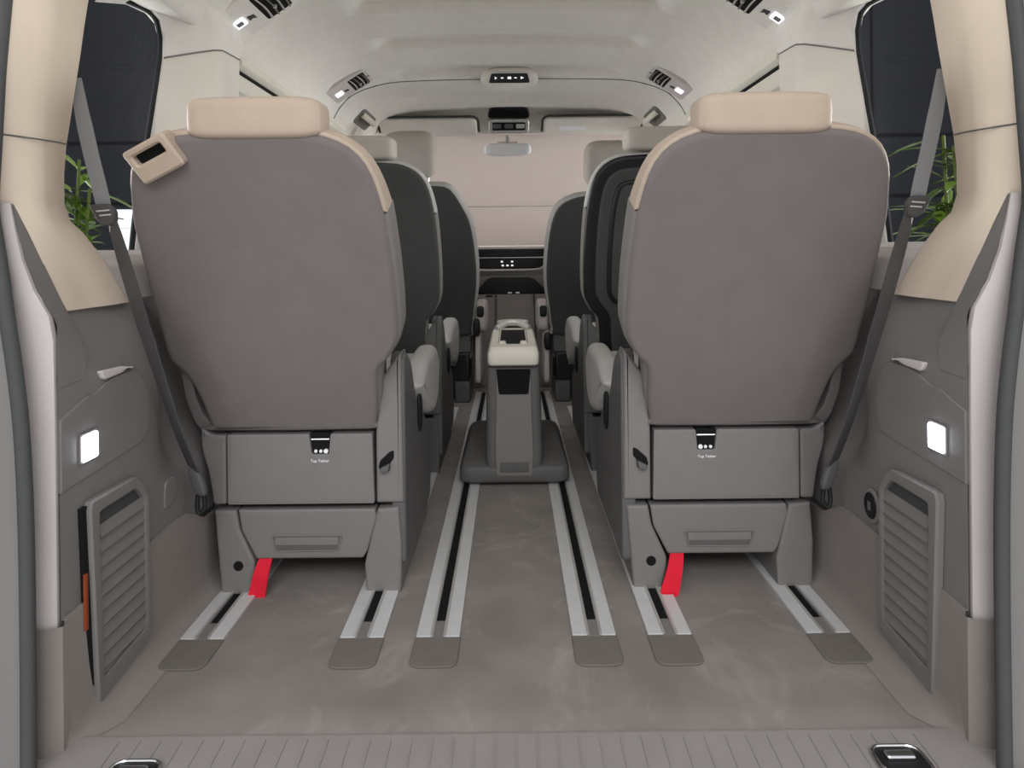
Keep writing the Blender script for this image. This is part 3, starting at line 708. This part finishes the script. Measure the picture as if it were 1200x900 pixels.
# ------------------------------------------------------------------ front seats
def front_seat(label, s, zt):
    X0 = .415 * s; Y0 = 3.0; t = thing('front_seat', label, 'car seat', (X0, Y0, -.02), 'front seats'); k = -s
    a = math.radians(12); up = Vector((0, -math.sin(a), math.cos(a))); nf = Vector((0, math.cos(a), math.sin(a)))
    BF = frame((0, 0, .33), (k, 0, 0), up, nf)
    h_ = (zt - .33) / math.cos(a)
    out = smooth_closed([(-.17, .0), (.19, .0), (.222, .03), (.235, .12), (.252, .25), (.250, .38), (.232, .52), (.20, .60), (.14, h_ - .015), (.06, h_), (-.06, h_), (-.16, h_ - .015), (-.21, .60), (-.235, .5), (-.25, .35), (-.245, .2), (-.22, .06)], 3)
    bm = NB(); prism(bm, offset(out, .012), BF, .015, .13, .02, 4, .04); finish('backrest', bm, 'seat_light', t)
    bm = NB(); prism(bm, out, BF, 0, .03, .012, 4, 0); finish('back_board', bm, 'charcoal', t)
    bm = NB(); pillow(bm, BF_shift(BF, -.035, h_ + .135, .06), .118, .108, .055, .5); finish('headrest', bm, 'headrest_grey', t)
    for sg in (-1, 1):
        bm = NB(); tube(bm, [BF(-.035 + sg * .075, h_ - .03, .06), BF(-.035 + sg * .075, h_ + .08, .06)], .007, 10); finish('headrest_post', bm, 'chrome', t)
    bm = NB(); prism(bm, rnd([(.06, .20), (.24, .22), (.27, .30), (.24, .36), (.10, .34)], .04, 6), frame((0, 0, 0), (0, 1, 0), (0, 0, 1), (k, 0, 0)), -.23, .23, .03, 4); finish('cushion', bm, 'seat_grey', t)
    bm = NB(); prism(bm, rnd([(-.21, .25), (.22, .25), (.22, .33), (-.20, .33)], .01), frame((0, 0, 0), (k, 0, 0), (0, 0, 1), (0, 1, 0)), .02, .10, .006); finish('lower_cover', bm, 'plastic_dark', t)
    bm = NB(); box(bm, -.21, .21, .02, .26, .06, .25, .01)
    finish('seat_frame', bm, 'black', t)
    for x in (-.18, .18):
        bm = NB(); box(bm, k * x - .035, k * x + .035, -.01, .27, .02, .115, .008); finish('base_shoe', bm, 'plastic_dark', t)
    bm = NB(); tube(bm, [LFk(k, -.15, .005, .20), LFk(k, .0, -.005, .185), LFk(k, .15, .005, .20)], .007, 8); finish('frame_bar', bm, 'plastic', t)
    bm = NB(); box(bm, *sorted((k * .02, k * .12)), -.008, .02, .15, .17, .004); finish('latch_bracket', bm, 'silver', t)
    # armrest on the aisle side, seen end-on
    ez = .372 if s < 0 else .305
    bm = NB(); pillow(bm, frame((k * .268, .13, .415), (1, 0, 0), (0, 0, 1), (0, 1, 0)), .030, .075, .135, .5); ar = finish('armrest', bm, 'light_trim', t)
    bm = NB(); pillow(bm, frame((k * .268, -.008, .446), (1, 0, 0), (0, 0, 1), (0, 1, 0)), .017, .026, .012, .5, 24, 14); finish('armrest_button', bm, 'black', ar)
    bm = NB(); pillow(bm, frame((k * .250, -.012, ez), (1, 0, 0), (0, 0, 1), (0, 1, 0)), .017, .042, .016, .7, 24, 14); finish('armrest_pivot', bm, 'black', t)
    bm = NB(); prism(bm, rnd([(.02, .10), (.25, .10), (.27, .25), (.18, .42), (.03, .45)], .03), frame((0, 0, 0), (0, 1, 0), (0, 0, 1), (k, 0, 0)), .24, .265, .008); finish('side_shield', bm, 'light_trim', t)
    return t
def LFk(k, x, y, z): return Vector((k * x, y, z))
front_seat('driver-side dark-backed front seat with tall raised headrest, left of the dashboard', -1, 1.02)
front_seat('dark-backed front seat with lower headrest, right of the dashboard', 1, .97)

# ------------------------------------------------------------------ aisle table console
t = thing('table_console', 'grey sliding table column with cream top standing in the aisle', 'console', (.003, 1.93, .0))
def loft(bm, secs):
    """secs: list of (list of points) rings with equal counts"""
    rv = [[bm.verts.new(p) for p in r] for r in secs]
    for A, B in zip(rv, rv[1:]):
        for i in range(len(A)): bm.faces.new((A[i - 1], A[i], B[i], B[i - 1]))
    bm.faces.new(rv[0][::-1]); bm.faces.new(rv[-1])
def ringxy(x0, x1, y0, y1, z, r): return [Vector((u, v, z)) for u, v in rnd(rect(x0, x1, y0, y1), r, 4)]
bm = NB(); loft(bm, [ringxy(-.155, .155, .01, .45, .006, .03), ringxy(-.167, .167, 0, .46, .018, .03), ringxy(-.167, .167, .0, .46, .050, .03), ringxy(-.162, .162, .012, .455, .062, .03), ringxy(-.155, .155, .06, .45, .076, .035), ringxy(-.148, .148, .20, .43, .086, .04), ringxy(-.12, .12, .24, .40, .088, .04)])
bmesh.ops.translate(bm, verts=bm.verts, vec=(0, 0, .001)); finish('base', bm, 'plastic_dark', t, sharp=50)
bm = NB(); loft(bm, [ringxy(-.070, .070, .005, .42, .020, .02), ringxy(-.086, .086, .004, .44, .035, .02), ringxy(-.087, .087, .004, .44, .10, .02), ringxy(-.084, .084, .025, .45, .25, .02), ringxy(-.082, .082, .04, .46, .358, .02)])
co = finish('column', bm, 'plastic_dark', t, sharp=50)
bm = NB()   # raised front face
CF = lambda z: .003 + max(0, (z - .10)) * .137
grid(bm, [[Vector((-w, CF(z) + .004, z)), Vector((-w + .006, CF(z) - .004, z)), Vector((w - .006, CF(z) - .004, z)), Vector((w, CF(z) + .004, z))] for z, w in ((.035, .058), (.06, .060), (.10, .062), (.18, .060), (.27, .058), (.352, .058))])
finish('front_panel', bm, 'plastic', co, sharp=50)
bm = NB(); prism(bm, rnd([(-.045, .275), (.045, .275), (.053, .350), (-.053, .350)], .006), frame((0, .0285, 0), (1, 0, 0), (0, .137, 1), (0, 1, 0)), -.037 - .0, .004, .001); 
for v in bm.verts: v.co.y = CF(v.co.z) - .0065 + (0 if v.co.y < .0285 + v.co.z * .137 - .0165 else .01)
finish('storage_slot', bm, 'void', co)
bm = NB(); box(bm, -.043, .043, -.004, .006, .045, .075, .003); finish('foot_latch', bm, 'plastic_dark', co)
bm = NB(); loft(bm, [ringxy(-.074, .074, .022, .50, .360, .018), ringxy(-.079, .079, .014, .51, .368, .02), ringxy(-.079, .079, .014, .51, .400, .02), ringxy(-.072, .072, .03, .50, .416, .02), ringxy(-.066, .066, .038, .49, .419, .02)])
tp = finish('table_top', bm, 'cream', t, sharp=50); tp['label'] = 'cream table top with dark tray'
bm = NB(); prism(bm, rnd([(-.022, .085), (.022, .085), (.022, .13), (.042, .13), (.042, .42), (-.042, .42), (-.042, .13), (-.022, .13)], .006), XY(0), .4185, .4205, .0005); finish('tray_well', bm, 'void', tp)
for sg in (-1, 1):
    bm = NB(); prism(bm, rnd(rect(sg * .047 - .001, sg * .047 + .001, .11, .43), .0005), XY(0), .4187, .4203, .0003); finish('edge_groove', bm, 'plastic', tp)
    bm = NB(); prism(bm, rnd(rect(*sorted((sg * .024, sg * .043)), .095, .125), .003), XY(0), .4185, .424, .001); finish('finger_tab', bm, 'cream', tp)
bm = NB(); tube(bm, [Vector((x, .46 - .03 * abs(x / .06) ** 2, .424 + .02 * (1 - (x / .06) ** 2))) for x in [-.06 + .12 * i / 16 for i in range(17)]], .012, 8); finish('rear_rim', bm, 'silver', tp)
bm = NB(); prism(bm, [(u * 1.5, v) for u, v in disc(.034, 28)], frame((0, .56, 0), (1, 0, 0), (0, 1, 0), (0, 0, 1)), .40, .428, .006); finish('cup_lid', bm, 'charcoal', tp)
bm = NB(); tube(bm, [Vector((u * 1.5, .56 + v, .431)) for u, v in disc(.036, 28)], .010, 8, True); finish('cup_rim', bm, 'silver', tp)

# ------------------------------------------------------------------ dashboard
t = thing('dashboard', 'grey dashboard with black vent strip and silver lines between the front seats', 'dashboard', (0, 3.6, 0))
def pz(py, d=3.6): return H + (CY - py) * d / F
def pxx(px, d=3.6): return (px - CX - 2) * d / F
bm = NB(); prism(bm, rnd([(.02, pz(292)), (.75, .74), (.75, .45), (.10, .45), (.05, pz(328)), (.0, pz(318)), (.0, pz(300))], .02, 5), YZ(0), -.78, .78, .01); finish('upper_dash', bm, 'seat_light', t)
bm = NB(); box(bm, pxx(545), pxx(660), -.012, .03, pz(303), pz(294), .004); finish('vent_strip', bm, 'gloss_black', t)
bm = NB(); prism(bm, rnd([(pxx(545), pz(305)), (pxx(645), pz(305)), (pxx(636), pz(315)), (pxx(628), pz(316.5)), (pxx(560), pz(316.5)), (pxx(545), pz(314))], .01), XZ(), -.012, .03, .004); dp = finish('climate_panel', bm, 'gloss_black', t)
for (x, y) in ((590, 308.5), (602, 308.5), (591, 313), (596.5, 313), (602, 313)):
    bm = NB(); box(bm, pxx(x) - .006, pxx(x) + .006, -.015, -.010, pz(y) - .0045, pz(y) + .0045, .001); finish('indicator', bm, 'led', dp)
for y0, y1 in ((291.5, 293.5), (303.2, 304.6)):
    bm = NB(); box(bm, pxx(540), pxx(660), -.020, .01, pz(y1), pz(y0), .003); finish('trim_line', bm, 'silver', t)
bm = NB(); tube(bm, spline([Vector((pxx(x), -.014, pz(y))) for x, y in ((548, 315), (560, 318), (590, 318.5), (628, 318), (638, 315), (642, 306))], 5), .007, 8); finish('trim_line', bm, 'silver', t)
bm = NB(); prism(bm, rnd([(pxx(560), pz(347)), (pxx(643), pz(347)), (pxx(640), pz(340)), (pxx(626), pz(327)), (pxx(574), pz(327)), (pxx(560), pz(342))], .03), XZ(), -.012, .03, .006); cb = finish('cubby', bm, 'gloss_black', t)
for x in (599, 608): 
    bm = NB(); box(bm, pxx(x) - .012, pxx(x) + .012, -.018, -.01, pz(346), pz(344), .002); finish('cubby_light', bm, 'silver', cb)
bm = NB(); prism(bm, rnd([(-.30, -.02), (-.22, .28), (-.12, .40), (-.02, pz(346), .02), (-.014, pz(348), .003), (-.014, -.02)], .05, 6), YZ(0), pxx(548), pxx(655), .02); box_ = NB(); box(box_, -.30, .30, .004, .09, -.02, pz(325), .003); finish('lower_panel', box_, 'seat_grey', t); t2 = thing('centre_console', 'curved grey lower console below the black cubby between the front seats', 'console', (0, 3.6, 0)); lc_ = finish('console_body', bm, 'seat_grey', t2)
for x in (583, 627):
    bm = NB(); tube(bm, spline([Vector((pxx(x), y, z)) for y, z in ((-.29, .02), (-.222, .28), (-.125, .40), (-.03, pz(346))) ], 5), .005, 6); finish('console_seam', bm, 'charcoal', lc_)
bm = NB(); box(bm, pxx(571), pxx(579), -.045, .0, pz(356), pz(347), .004); finish('shift_pod', bm, 'gloss_black', t2)

# ------------------------------------------------------------------ windscreen with sunshade
A0, A1 = Vector((0, 3.17, 1.378)), Vector((0, 4.02, .735))
dv = (A1 - A0); Lw = dv.length; dv.normalize(); nw = Vector((0, dv.z, -dv.y))
bm = NB(); prism(bm, rnd([(-.74, 0), (.74, 0), (.80, Lw), (-.80, Lw)], .05), frame(A0, (1, 0, 0), dv, -nw), .03, .036, .001); struct(finish('window_5', bm, 'glass'), 'raked windscreen glass')
t = thing('windscreen_shade', 'pale folding sunshade filling the windscreen', 'sunshade', A0)
f2 = frame((0, 0, 0), (1, 0, 0), dv, -nw)
zf = .72 + 50 * 3.62 / F
cut = (1.378 - zf) / (1.378 - .735) * Lw
bm = NB(); prism(bm, rnd([(-.74, 0), (.74, 0), (.775, cut - .003), (-.775, cut - .003)], .004), f2, 0, .012, .004); finish('upper_fold', bm, 'shade', t)
bm = NB(); prism(bm, rnd([(-.775, cut + .003), (.775, cut + .003), (.80, Lw), (-.80, Lw)], .004), f2, 0, .012, .004); finish('lower_fold', bm, 'shade', t)
bm = NB(); box(bm, -.77, .77, -.001, .001, -.001, .001, 0); bmesh.ops.translate(bm, verts=bm.verts, vec=f2(0, cut, .002)); finish('fold_seam', bm, 'seat_grey', t)

bm = NB(); prism(bm, rnd([(3.165, 1.285), (3.185, 1.285), (3.20, 1.375), (3.15, 1.385)], .006), YZ(0), -.70, .70, .004)
struct(finish('trim_28', bm, 'headliner'), 'roof lining header above the windscreen')
# ------------------------------------------------------------------ roof things
for s, lab in ((-1, 'left sun visor folded up above the windscreen'), (1, 'right sun visor with white sticker above the windscreen')):
    c = Vector((s * .395 if s < 0 else .40, 3.10, 1.318)); t = thing('sun_visor', lab, 'sun visor', c, 'sun visors')
    f3 = frame((0, 0, 0), (1, 0, 0), Vector((0, .86, -.51)), Vector((0, -.51, -.86)))
    bm = NB(); prism(bm, rnd([(-.235, -.05), (.235, -.05), (.235, .07), (-.235, .07)], .03), f3, -.008, .010, .007, 4); finish('visor_panel', bm, 'headliner', t)
    bm = NB(); q = rnd(rect(-.243, .243, -.058, .08), .035); q = [p for p in q if p[1] < .05]; q = sorted(q, key=lambda p: 0)
    q = [(-.243, .05)] + [(-.243 + .035 * (1 - math.cos(a)), -.058 + .035 * (1 - math.sin(a))) for a in [i * math.pi / 12 for i in range(7)]] + [(.243 - .035 * (1 - math.sin(a)), -.058 + .035 * (1 - math.cos(a))) for a in [i * math.pi / 12 for i in range(7)]] + [(.243, .05)]
    tube(bm, [f3(u, v, -.004) for u, v in q], .0055, 8); finish('recess_gap', bm, 'charcoal', t)
    if s > 0:
        bm = NB(); prism(bm, rnd(rect(-.16, -.03, .0, .03), .003), f3, .009, .0112, .0005); finish('sticker', bm, 'print', t)
        bm = NB(); box(bm, .1, .1, 0, 0, 0, 0, 0); bm.free()
# front roof console and sensor cover
t = thing('roof_console', 'silver overhead console with lights under a black sensor cover', 'overhead console', (-.005, 3.06, 1.368))
f3 = frame((0, 0, 0), (1, 0, 0), Vector((0, .64, -.768)), Vector((0, -.768, -.64)))
bm = NB(); prism(bm, rnd([(-.09, -.035), (.09, -.035), (.105, .02), (-.105, .02)], .025), f3, -.01, .022, .006); finish('sensor_cover', bm, 'gloss_black', t)
bm = NB(); prism(bm, rnd(rect(-.098, .098, .03, .108), .02), f3, -.006, .012, .006); hs = finish('console_body', bm, 'silver', t)
bm = NB(); prism(bm, rnd(rect(-.080, .080, .045, .088), .006), f3, .010, .014, .001); rl = finish('light_panel', bm, 'gloss_black', t)
for x in (-.058, .0, .055):
    bm = NB(); prism(bm, rnd(rect(x - .02, x + .02, .052, .076), .004), f3, .013, .0155, .001); finish('map_lens', bm, 'plastic_dark' if x < .05 else 'seat_light', rl)
# rear-view mirror
t = thing('rear_view_mirror', 'pale rear-view mirror housing hanging below the overhead console', 'mirror', (-.012, 3.08, 1.195))
bm = NB(); pillow(bm, XZ(), .112, .030, .018, .45); finish('housing', bm, 'white', t)
bm = NB(); prism(bm, rnd(rect(-.104, .104, -.024, .024), .02), XZ(), .014, .0195, .001); finish('mirror_glass', bm, 'chrome', t)
bm = NB(); tube(bm, [Vector((.0, .02, .02)), Vector((.0, .05, .045)), Vector((0, .06, .075))], .012, 10); finish('stalk', bm, 'silver', t)
bm = NB(); box(bm, -.05, .05, .045, .07, .030, .048, .006); finish('stalk_base', bm, 'cream', t)
# roof display
yd = 2.50
t = thing('roof_display', 'black roof control display with white symbols in the middle of the roof lining', 'display', (0, yd, 1.394))
f3 = frame((0, 0, 0), (1, 0, 0), Vector((0, .55, -.835)), Vector((0, -.835, -.55)))
bm = NB(); pillow(bm, frame((0, .055, .006), (1, 0, 0), (0, 0, 1), (0, 1, 0)), .115, .036, .075, .7, 48, 20); finish('bezel', bm, 'headliner', t)
f3 = frame((0, -.018, -.012), (1, 0, 0), Vector((0, .25, -.97)), Vector((0, -.97, -.25)))
bm = NB(); prism(bm, rnd([(-.070, -.016), (.070, -.016), (.080, .020), (-.080, .020)], .006), f3, -.03, .004, .002); ds = finish('screen', bm, 'gloss_black', t)
for i, (x, w_, h_) in enumerate(((-.055, .003, .010), (-.051, .006, .003), (-.028, .010, .005), (0, .014, .009), (.024, .010, .004), (.046, .004, .010), (.051, .008, .004))):
    bm = NB(); prism(bm, rnd(rect(x - w_ / 2, x + w_ / 2, -h_ / 2 + .001, h_ / 2 + .001), .001), f3, .0035, .005, 0); finish('symbol', bm, 'led', ds)
# overhead vents with lamps
def roof_vent(s, x0, y0, ang, lab, wide, lamp_ring):
    x = s * x0; t = thing('roof_vent', lab, 'air vent', (x, y0, ceil_z(x, y0) - .007), 'roof air vents')
    a = math.radians(ang); u = Vector((-s * math.cos(a), 0, math.sin(a))); w = Vector((-s * math.sin(a), 0, -math.cos(a)))   # u inward-up, w into cabin
    v = Vector((0, 1, 0)); f = frame((0, 0, 0), u, v, w)
    L, Wd = wide
    bm = NB(); prism(bm, rnd(rect(-L, L, -Wd, Wd), .022), f, -.03, .006, .005); finish('vent_body', bm, 'headliner' if lamp_ring else 'light_trim', t)
    bm = NB(); prism(bm, rnd(rect(.005, L * .82, -Wd * .78, Wd * .78), .008), f, .004, .0068, .001); gq = finish('vent_opening', bm, 'void', t)
    for q in range(4):
        bm = NB(); uu = .005 + (L * .82 - .005) * (q + .6) / 4.2
        pts = [f(uu + .004 * math.sin(math.pi * j / 10), -Wd * .74 + 1.48 * Wd * j / 10, .008) for j in range(11)]
        ribbon(bm, pts, w + u * .6, .010, .0025); finish('vane', bm, 'seat_grey' if q % 2 else 'light_trim', gq)
    bm = NB(); box(bm, -.004, .004, -.004, .004, -.004, .004, .001); bmesh.ops.translate(bm, verts=bm.verts, vec=f(L * .42, .02, .011)); finish('thumb_wheel', bm, 'silver', gq)
    bm = NB(); prism(bm, rnd(rect(-L * .72, -L * .38, -.018, .018), .004), f, .005, .010, .002); lp = finish('lamp_lens', bm, 'lamp_small', t)
    if lamp_ring:
        bm = NB(); prism(bm, rnd(rect(-L * .645, -L * .455, -.010, .010), .002), f, .0095, .0108, .0004); finish('lamp_symbol', bm, 'seat_grey', lp)
    bm = NB(); prism(bm, [(-L * .30, -.005), (-L * .12, .002), (-L * .12, .022), (-L * .20, .012), (-L * .30, .016)], f, .005, .009, .001); finish('coat_hook', bm, 'charcoal', t)
    bm = NB(); prism(bm, disc(.005, 12, L * .91, 0), f, .005, .0075, .001); finish('button', bm, 'plastic_dark', t)
    if lamp_ring: return
    ld = bpy.data.lights.new('lamp_light', 'AREA'); ld.energy = .35; ld.size = .04; ld.color = (.9, .93, 1)
    lo = bpy.data.objects.new('lamp_light', ld); C.objects.link(lo); lo.location = Vector(t.location) + f(-L * .55, 0, .03); ld.spread = 1.5
roof_vent(-1, .632, 1.60, 34, 'large roof air vent with ringed lamp above the left rear seat', (.098, .085), True)
roof_vent(1, .632, 1.60, 34, 'large roof air vent with ringed lamp above the right rear seat', (.098, .085), True)
roof_vent(-1, .605, 2.42, 32, 'smaller roof air vent with white lamp above the left middle seat', (.088, .085), False)
roof_vent(1, .605, 2.42, 32, 'smaller roof air vent with white lamp above the right middle seat', (.088, .085), False)
# grab handles
for s, sd in ((-1, 'left'), (1, 'right')):
    t = thing('grab_handle', 'folded pale grab handle above the %s front door' % sd, 'grab handle', (s * .655, 2.88, ceil_z(.655, 2.88) - .004), 'front grab handles')
    a = math.radians(42); u = Vector((-s * math.cos(a), 0, math.sin(a))); w = Vector((-s * math.sin(a), 0, -math.cos(a))); f = frame((0, 0, 0), u, (0, 1, 0), w)
    bm = NB(); prism(bm, rnd(rect(-.04, .04, -.10, .12), .02), f, -.02, .004, .003); finish('recess', bm, 'seat_grey', t)
    bm = NB(); tube(bm, spline([f(.012, -.09, .008), f(.016, -.06, .026), f(.016, .06, .026), f(.012, .11, .008)], 6), .013, 10); finish('grip', bm, 'cream', t)

# ------------------------------------------------------------------ outside: plants and counter
def plant(x, y, lab):
    t = thing('potted_plant', lab, 'plant', (x, y, -.59), 'plants outside the van')
    bm = NB(); loft(bm, [[Vector((u, v, z)) for u, v in disc(r, 24)] for r, z in ((.11, .0), (.15, .45), (.155, .47), (.14, .47), (.13, .43))]); finish('pot', bm, 'pot', t)
    bm = NB(); bl = NB()
    for i in range(9):
        a = random.uniform(0, 6.28); rr = random.uniform(.0, .06); tip = Vector((math.cos(a) * .10, math.sin(a) * .10, random.uniform(1.35, 1.58)))
        b0 = Vector((math.cos(a) * rr, math.sin(a) * rr, .43)); path = spline([b0, b0.lerp(tip, .5) + Vector((0, 0, .08)), tip], 6); tube(bm, path, .004, 6)
        for j in range(38):
            tt = random.uniform(.45, 1); p = b0.lerp(tip, tt) + Vector((0, 0, .08 * 4 * tt * (1 - tt)))
            d = Vector((random.uniform(-1, 1), random.uniform(-1, 1), random.uniform(-.35, .55))).normalized(); L = random.uniform(.08, .15); sd_ = d.cross(Vector((0, 0, 1))).normalized()
            dr = Vector((0, 0, -1)); c_ = []
            for q, wq in ((0, .1), (.25, .8), (.5, 1), (.75, .7), (1, .02)):
                m_ = p + d * L * q + dr * L * .25 * q * q; c_.append([bl.verts.new(m_ - sd_ * .0125 * wq), bl.verts.new(m_ + Vector((0, 0, -.003))), bl.verts.new(m_ + sd_ * .0125 * wq)])
            for A, B in zip(c_, c_[1:]):
                bl.faces.new((A[0], A[1], B[1], B[0])); bl.faces.new((A[1], A[2], B[2], B[1]))
    finish('stem', bm, 'stem', t); finish('foliage', bl, 'leaf', t)
plant(-1.17, 1.60, 'leafy green plant outside the left rear side window')
plant(1.17, 1.60, 'leafy green plant outside the right rear side window')
t = thing('counter', 'white counter standing outside the left rear side window', 'counter', (-1.42, 3.2, -.59))
bm = NB(); box(bm, -.37, .37, -.3, .3, 1.42, 1.505, .006); finish('counter_top', bm, 'white', t)
bm = NB(); box(bm, -.36, .36, -.29, .29, .0, 1.42, .006); finish('counter_body', bm, 'white', t)

# ------------------------------------------------------------------ light
def area_light(name, loc, target, size, energy, col=(1, 1, 1), sy=None):
    l = bpy.data.lights.new(name, 'AREA'); l.energy = energy; l.size = size; l.color = col
    if sy: l.shape = 'RECTANGLE'; l.size_y = sy
    o = bpy.data.objects.new(name, l); C.objects.link(o); o.location = loc
    o.rotation_euler = (Vector(target) - Vector(loc)).to_track_quat('-Z', 'Y').to_euler(); return o
area_light('fill_light_rear', (0, -2.2, 2.7), (0, 1.0, .2), 3.0, 62, (1, .998, .985), 1.2)  # unseen lamp added behind the tailgate as fill for the interior
area_light('fill_light_side', (-3.6, 2.9, .75), (0, 2.6, 1.35), 2.2, 170, (1, .998, .985), 1.8)  # this and its mirror twin are added, unseen, to brighten the cabin through the windows
area_light('fill_light_side', (3.6, 2.9, .75), (0, 2.6, 1.35), 2.2, 170, (1, .998, .985), 1.8)
for s in (-1, 1):
    area_light('load_bay_light', (s * .64, .994, .423), (0, 1.0, .35), .04, .25, (.9, .92, 1))
area_light('fill_light_front', (0, 5.0, 3.2), (0, 3.7, .95), 2.4, 90, (1, .98, .965), .8)  # added out of view to backlight the translucent sunshade
w = bpy.data.worlds.new('world'); bpy.context.scene.world = w; w.use_nodes = True
w.node_tree.nodes['Background'].inputs['Color'].default_value = (.97, .98, 1, 1); w.node_tree.nodes['Background'].inputs['Strength'].default_value = .7

# ------------------------------------------------------------------ camera
cd = bpy.data.cameras.new('camera'); cam = bpy.data.objects.new('camera', cd); C.objects.link(cam)
cam.location = (0, 0, H); cam.rotation_euler = (math.radians(90), math.radians(.6), 0)     # hand-held, a touch of roll
cd.sensor_fit = 'HORIZONTAL'; cd.sensor_width = 36; cd.lens = 36 * F / 1200
cd.shift_x = (600 - CX) / 1200; cd.shift_y = -(450 - 291) / 1200; cd.clip_start = .02
sc = bpy.context.scene; sc.camera = cam
sc.view_settings.view_transform = 'Standard'; sc.view_settings.look = 'None'; sc.view_settings.gamma = 1
sc.view_settings.exposure = 0.44; sc.view_settings.use_curve_mapping = False
